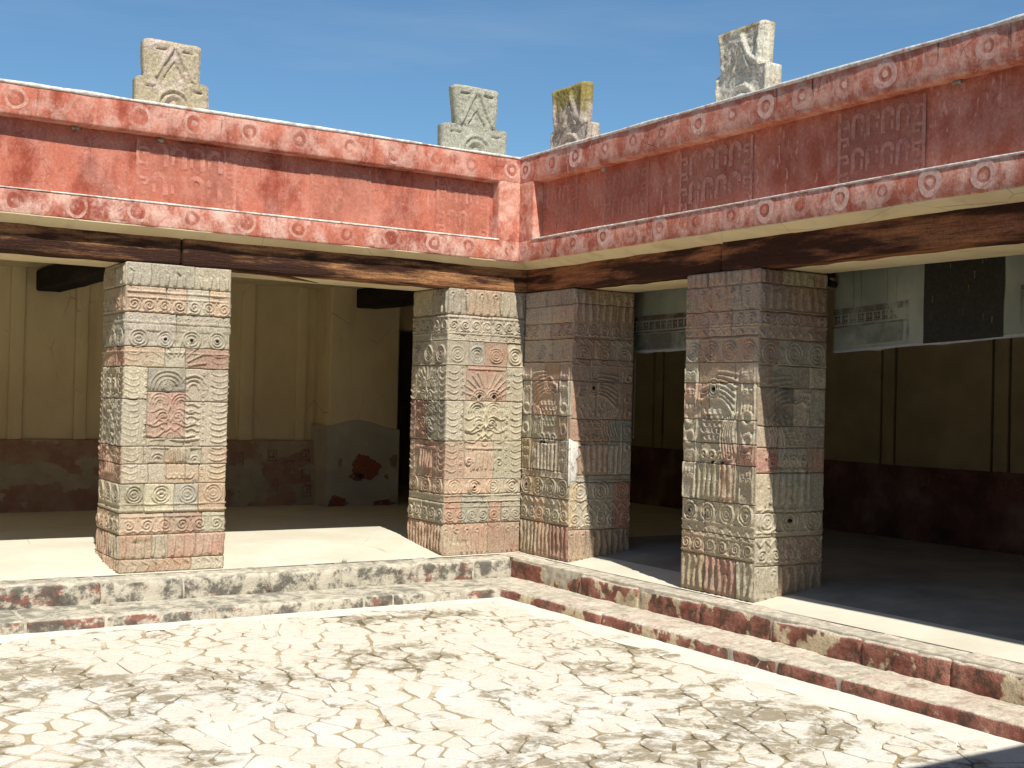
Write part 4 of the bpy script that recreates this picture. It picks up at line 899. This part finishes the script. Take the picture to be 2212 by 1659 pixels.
# ======================================================================= MERLONS
def merlon(side, a0, a1, s0, s1, w0, w1, zt, zs, depth, mat, label, deep, seed, slots, zt2=None, zs2=None):
    """front silhouette: base s0..s1 up to the shoulders zs, waist w0..w1, top a0..a1 at zt (t runs left to right as seen)"""
    zb = 3.70; R = Relief(); cx = (s0+s1)/2; bw = s1-s0; random.seed(seed); k = bw/.77
    cz = zb+.22
    if deep:
        for r in (.10, .19): R.stroke(circ(cx, cz+.02, r*k, 22, 0, math.pi), .016, .03, .012); R.stroke([(cx-r*k, cz+.02), (cx-r*k, zb)], .016, .03, .012); R.stroke([(cx+r*k, cz+.02), (cx+r*k, zb)], .016, .03, .012)
        R.stroke([(cx-.24*k, zs+.02), (cx-.10*k, zs+.10), (cx, zt-.09), (cx+.10*k, zs+.10), (cx+.24*k, zs+.02)], .022, .034, .014); R.stroke([(cx-.11*k, zs+.0), (cx, zs+.2), (cx+.11*k, zs+.0)], .016, .03, .012)
        R.stroke([(a0+.03, zt-.03), (w0+.04, zs+.05)], .016, .026, .012); R.stroke([(a1-.03, zt-.03), (w1-.04, zs+.05)], .016, .026, .012); R.stroke([(s0+.04, zs-.04), (s0+.05, zb)], .016, .022, .012); R.stroke([(s1-.04, zs-.04), (s1-.05, zb)], .016, .022, .012)
    else:
        for r in (.17, .11): R.stroke(circ(cx, cz+.04, r*k, 22, 0, math.pi), .012, .030, .009)
        R.stroke(circ(cx, cz+.05, .045*k, 12, 0, math.pi), .014, -.026, .006)
        for s in (-1, 1):
            R.stroke([(cx+s*.19*k, zs+.02), (cx+s*.02, zt-.06)], .013, .032, .009); R.stroke([(cx+s*.10*k, zs+.01), (cx, zs+.15)], .007, -.03, .007)
            R.stroke([(cx+s*.09*k, zt-.08), (cx+s*.19*k, zt-.085)], slots, -.03, .006); R.stroke([(cx+s*.20*k, zs-.075), (cx+s*.30*k, zs-.08)], slots, -.03, .006)
    zt2 = zt2 or zt; zs2 = zs2 or zs
    nx = 64; rows = []   # (z_left, z_right, left, right)
    for t in np.linspace(0, 1, 44): rows.append((zb+(zs-zb)*t, zb+(zs2-zb)*t, s0, s1))
    rows[-1] = (zs-.002, zs2-.002, s0+.012, s1-.012); rows[-2] = (zs-.010, zs2-.010, s0+.003, s1-.003)
    rows.append((zs+.001, zs2+.001, s0+.03, s1-.03)); rows.append((zs+.004, zs2+.004, w0+.002, w1-.002))
    for t in np.linspace(.04, 1, 40): rows.append((zs+(zt-zs)*t, zs2+(zt2-zs2)*t, w0+(a0-w0)*t, w1+(a1-w1)*t))
    rows[-1] = (zt-.002, zt2-.002, a0+.015, a1-.015); rows[-2] = (zt-.012, zt2-.012, a0+.003, a1-.003)
    xs = np.r_[0, .004, .015, np.linspace(.03, .97, nx-6), .985, .996, 1]; nx = len(xs); Q = []; edge = []
    for zl, zr, l, r in rows:
        for x in xs: Q.append((l+(r-l)*x, zl+(zr-zl)*x)); edge.append(min(x, 1-x)*(r-l))
    Q = np.array(Q); edge = np.array(edge); n = len(Q); L3 = lift(Q, seed)
    h = R.ev(Q)*np.clip(.7+.6*fbm(L3, 7, seed), .2, 1.1)+.008*fbm(L3, 11, seed+2, 4)+.006*fbm(L3, 40, seed+6, 2)+.005*vn(L3, 3, seed)
    topd = np.abs(np.repeat([r_[0] for r_ in rows], nx)-zt); rnd = .022*(1-sstep(edge/.028))+.018*(1-sstep(topd/.03)); h = h-rnd
    Q2 = Q+np.c_[.006*fbm(L3, 8, seed+7), .004*fbm(L3, 8, seed+8)]
    F0 = -.02*0
    def W(q, d): return (q[0], .1+d, q[1]) if side == 'L' else (.1+d, -q[0], q[1])
    V = [W(q, -hh) for q, hh in zip(Q2, h)]+[W(q, depth) for q in Q2]; m = len(rows); F = []
    for j in range(m-1):
        for i in range(nx-1):
            a = j*nx+i; F.append((a, a+1, a+1+nx, a+nx)); F.append((a+n, a+nx+n, a+1+nx+n, a+1+n))
        a = j*nx; b = a+nx; F.append((a, b, b+n, a+n)); a = j*nx+nx-1; b = a+nx; F.append((a, a+n, b+n, b))
    for i in range(nx-1): a = (m-1)*nx+i; F.append((a, a+1, a+1+n, a+n)); a = i; F.append((a, a+n, a+1+n, a+1))
    o = mesh_obj('roof_merlon', V, F, mat, None, True); prop(o, label, 'merlon', 'stepped stone merlons on the parapet'); return o
M_M1 = mat_merlon('tan_merlon_stone', (.44, .36, .235), (.56, .44, .36), 0, None, .35); M_M2 = mat_merlon('grey_merlon_stone', (.36, .345, .265), (.42, .40, .32), 0, None, .3)
M_M3 = mat_merlon('mossy_merlon_stone', (.46, .38, .30), (.34, .25, .20), 4.58, (.26, .20, .035), .7); M_M4 = mat_merlon('whitewashed_merlon_stone', (.62, .57, .46), (.48, .42, .32), 4.72, (.22, .14, .045), .75)
merlon('L', -3.835, -3.342, -3.895, -3.265, -3.825, -3.352, 4.52, 4.188, .14, M_M1, 'tan stepped stone merlon with pinkish white flakes, leftmost on the parapet', False, 3, .006)
merlon('L', -.815, -.298, -.925, -.199, -.765, -.335, 4.61, 4.212, .14, M_M2, 'plain grey stepped stone merlon just left of the corner', False, 5, .009)
merlon('R', .235, .785, .214, .90, .262, .765, 4.605, 4.19, .11, M_M3, 'stepped stone merlon with yellow-green moss just right of the corner', True, 7, .009)
merlon('R', 2.665, 3.20, 2.635, 3.28, 2.69, 3.175, 4.59, 4.23, .13, M_M4, 'whitewashed deeply carved merlon with brown lichen, rightmost on the parapet', True, 9, .009)

# ======================================================================= HANGING SHEETS in the right gallery
def mat_sheet():
    t = NT('translucent_sheet'); n = t.noise(2.0, (1, 1, .6), 5, .6); c = t.mix(t.ramp(n, .35, .65), (.18, .205, .165), (.27, .295, .235)); t.p.inputs['Roughness'].default_value = .35
    t.color(c).bump(t.noise(3.5, detail=3), .3, .03); t.p.inputs['Transmission Weight'].default_value = .0; return t.m
M_SHEET = mat_sheet(); M_REFL_DARK = mat_decal('painted_reflection_dark', (.03, .028, .022), .28, 2.5, .97); M_REFL_RED = mat_decal('painted_reflection_red', (.11, .07, .06), .46, 5, .75); M_REFL_GREY = mat_decal('painted_reflection_grey', (.13, .125, .095), .47, 3, .75); M_REFL_GLINT = mat_decal('painted_reflection_ochre', (.34, .27, .11), .48, 25, .8)  # reflection of the opposite wing, painted as flat coats on the sheets
def sheet(y0, y1, zb0, zb1, label, reflections, seed):
    X0 = .88
    def xo(y, z): P = np.array([(0, y, z*.5)]); return X0+.035*vn(P, 1.7, seed)[0]+.012*vn(P*np.array((1, 1, 4)), 3.5, seed+1)[0]
    n = 36; mz = 14; V = []
    for i in range(n+1):
        y = y0+(y1-y0)*i/n; zb = zb0+(zb1-zb0)*i/n+.008*math.sin(i*.9)+.005*math.sin(i*2.1)
        for j in range(mz+1): z = zb+(2.86-zb)*j/mz; V.append((xo(y, z), y, z))
    m = mz+1; F = [(i*m+j, (i+1)*m+j, (i+1)*m+j+1, i*m+j+1) for i in range(n) for j in range(mz)]
    o = mesh_obj('hanging_sheet', V, F, M_SHEET, None, True); prop(o, label, 'sheet', 'sheets with painted reflections hung between the right-hand pillars')
    zb = lambda y: zb0+(zb1-zb0)*(y-y0)/(y1-y0)
    def overlay(name, rects, mat, off):
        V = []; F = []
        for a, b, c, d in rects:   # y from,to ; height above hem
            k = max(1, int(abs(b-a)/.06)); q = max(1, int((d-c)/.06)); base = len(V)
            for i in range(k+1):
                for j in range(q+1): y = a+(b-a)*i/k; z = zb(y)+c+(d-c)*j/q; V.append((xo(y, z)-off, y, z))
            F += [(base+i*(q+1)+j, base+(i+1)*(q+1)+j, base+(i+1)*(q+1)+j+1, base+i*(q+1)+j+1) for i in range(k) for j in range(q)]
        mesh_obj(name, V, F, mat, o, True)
    for name, rects, mat, off in reflections: overlay(name, rects, mat, off)
    overlay('hem', [(y0, y1, .0, .022)], M_STEEL, .004)
    return o
def meander_row(ya, yb, z, s, t):
    out = []; n = int(abs(yb-ya)/(s*1.45))
    for k in range(n):
        c = ya-(k+.5)*s*1.45
        for x0, x1, z0, z1 in meander(c, z, s, t): out.append((x1, x0, z0, z1))
    return out
def glints(a, b): return [(y, y-.006, z, z+.05) for y, z in [(a+(b-a)*random.random(), random.uniform(.06, .60)) for _ in range(11)]]  # yellow glints painted into the dark part of the reflection
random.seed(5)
sheet(-3.30, -6.6, 1.965, 2.13, 'grey-green hanging sheet with dark block of painted reflection, right of the right pillar',
      [('reflection_band', [(-3.30, -4.05, .305, .355), (-3.30, -4.05, .20, .215)]+[(-4.03, -4.055, .03, .36)]+meander_row(-3.31, -4.02, .262, .055, .014), M_REFL_RED, .006), ('reflection_mural', [(-3.34, -4.0, .05, .20)], M_REFL_GREY, .005),
       ('reflection_strip', [(-3.50, -3.515, .36, .70), (-3.58, -3.592, .36, .70), (-3.84, -3.85, .36, .70), (-3.93, -3.94, .36, .70)], M_REFL_GREY, .005),
       ('reflection_block', [(-4.19, -4.86, .012, .74)], M_REFL_DARK, .005), ('painted_glint', glints(-4.25, -4.82), M_REFL_GLINT, .008), ('reflection_frame', [(-5.0, -5.03, .05, .36), (-5.0, -5.8, .33, .36)], M_REFL_RED, .006)], 3)
sheet(-.62, -2.45, 2.015, 2.05, 'grey-green hanging sheet with painted reflection of a meander band between corner pier and right pillar',
      [('reflection_band', [(-.62, -2.4, .315, .36), (-.62, -2.4, .19, .205)]+meander_row(-.64, -2.3, .26, .06, .015), M_REFL_RED, .006), ('reflection_mural', [(-.66, -2.2, .03, .18)], M_REFL_GREY, .005), ('reflection_strip', [(-.78, -.80, .36, .7), (-1.05, -1.06, .36, .7)], M_REFL_GREY, .005)], 6)
# pull rod below the narrow sheet, and the small black spotlight at the pillar's rear edge
def tube(P, r, n=8):
    P = [np.array(p, float) for p in P]; V = []; F = []
    for i, p in enumerate(P):
        d = (P[min(i+1, len(P)-1)]-P[max(i-1, 0)]); d = d/np.linalg.norm(d); a = np.cross(d, (0.3, .9, .2)); a = a/np.linalg.norm(a); b = np.cross(d, a)
        V += [p+r*(math.cos(2*math.pi*k/n)*a+math.sin(2*math.pi*k/n)*b) for k in range(n)]
    for i in range(len(P)-1): F += [(i*n+k, i*n+(k+1) % n, (i+1)*n+(k+1) % n, (i+1)*n+k) for k in range(n)]
    F += [tuple(range(n))[::-1], tuple(range((len(P)-1)*n, len(P)*n))]; return V, F
V, F = tube([(.86, -.70, 2.03), (.858, -.70, 1.30), (.856, -.705, 1.19), (.84, -.73, 1.175), (.82, -.735, 1.20)], .006); o = mesh_obj('pull_rod', V, F, M_STEEL, None, True); prop(o, 'thin hooked pull rod hanging beside the corner pier below the sheet', 'rod')
sp = empty('spotlight', (.80, -3.26, 2.52), 'small black spotlight clamped at the rear top of the right pillar', 'spotlight')
V, F = tube([(.76, -3.30, 2.62), (.79, -3.29, 2.58), (.80, -3.27, 2.52)], .010); mesh_obj('bracket', V, F, M_BLACK, sp, True)
V, F = tube([(.80, -3.24, 2.545), (.80, -3.29, 2.535), (.795, -3.36, 2.515)], .028, 12); mesh_obj('lamp_housing', V, F, M_BLACK, sp, True)
# tuft of weed in the joint of the left upper step
rw = random.Random(4); V = []; F = []
for k in range(26):
    a = rw.uniform(0, 6.28); r = rw.uniform(.01, .05); h = rw.uniform(.015, .045); b = np.array((-1.93+rw.uniform(-.02, .02), -.035, -.004)); p = b+np.array((r*math.cos(a), r*math.sin(a)*.6, h)); s = np.array((-math.sin(a), math.cos(a), 0))*.005
    n = len(V); V += [b-s*.5, b+s*.5, p]; F.append((n, n+1, n+2))
o = mesh_obj('weed', V, F, mat_plain('weed_green', (.06, .08, .02), .4, 20)); prop(o, 'tiny green weed growing in the joint on the left upper step', 'weed')

# ======================================================================= the two wings that close the court behind and left of the viewpoint
def far_wing(name, label, boxes):
    e = empty(name, boxes[0][1], label, 'building')
    for nm, lo, hi, mat in boxes: V, F = sharp_box(lo, hi); mesh_obj(nm, V, F, mat, e)
red = M_RED['R']
far_wing('palace_wing', 'palace wing with pillars closing the court behind the viewpoint', [('entablature', (WX-.1, SY-.4, ZB), (FX-.02, SY, ZT), red), ('beam', (WX, SY-.72, 2.6), (FX, SY-.13, ZB-.004), M_WOOD_L), ('roof', (WX-4.6, SY-4.6, 2.95), (.0, SY-.41, 3.7), M_CREAM),
    ('back_wall', (WX-4.6, SY-4.7, 0), (5.0, SY-4.4, 2.94), M_CREAM), ('floor', (WX-4.6, SY-4.4, -.2), (-.04, SY-.02, .02), M_FLOOR)]+[('pillar', (x, SY-.86, .02), (x+.88, SY-.14, 2.598), M_CHIP) for x in (-8.6, -4.6, -1.6)])
far_wing('palace_wing', 'palace wing with pillars closing the court at the far left out of view', [('entablature', (WX-.4, SY+.02, ZB), (WX, FY-.02, ZT), red), ('beam', (WX-.72, SY+.03, 2.6), (WX-.13, FY-.03, ZB-.004), M_WOOD_R), ('roof', (WX-4.6, SY-.4, 2.951), (WX-.41, .7, 3.69), M_CREAM),
    ('back_wall', (WX-4.7, SY-4.4, 0), (WX-4.4, 5.0, 2.93), M_CREAM), ('floor', (WX-4.4, SY, -.2), (WX-.02, -.04, .02), M_FLOOR)]+[('pillar', (WX-.86, y, .02), (WX-.14, y+.88, 2.598), M_CHIP) for y in (-1.2, -4.2, -7.0)])
# rear of the east gallery's south end
V, F = sharp_box((-.05, SY-4.7, 0), (5.0, SY-4.405, 2.92)); 
print('objects', len(bpy.data.objects), 'tris', sum(len(p.vertices)-2 for me in bpy.data.meshes for p in me.polygons) if len(bpy.data.meshes) < 4000 else 0)
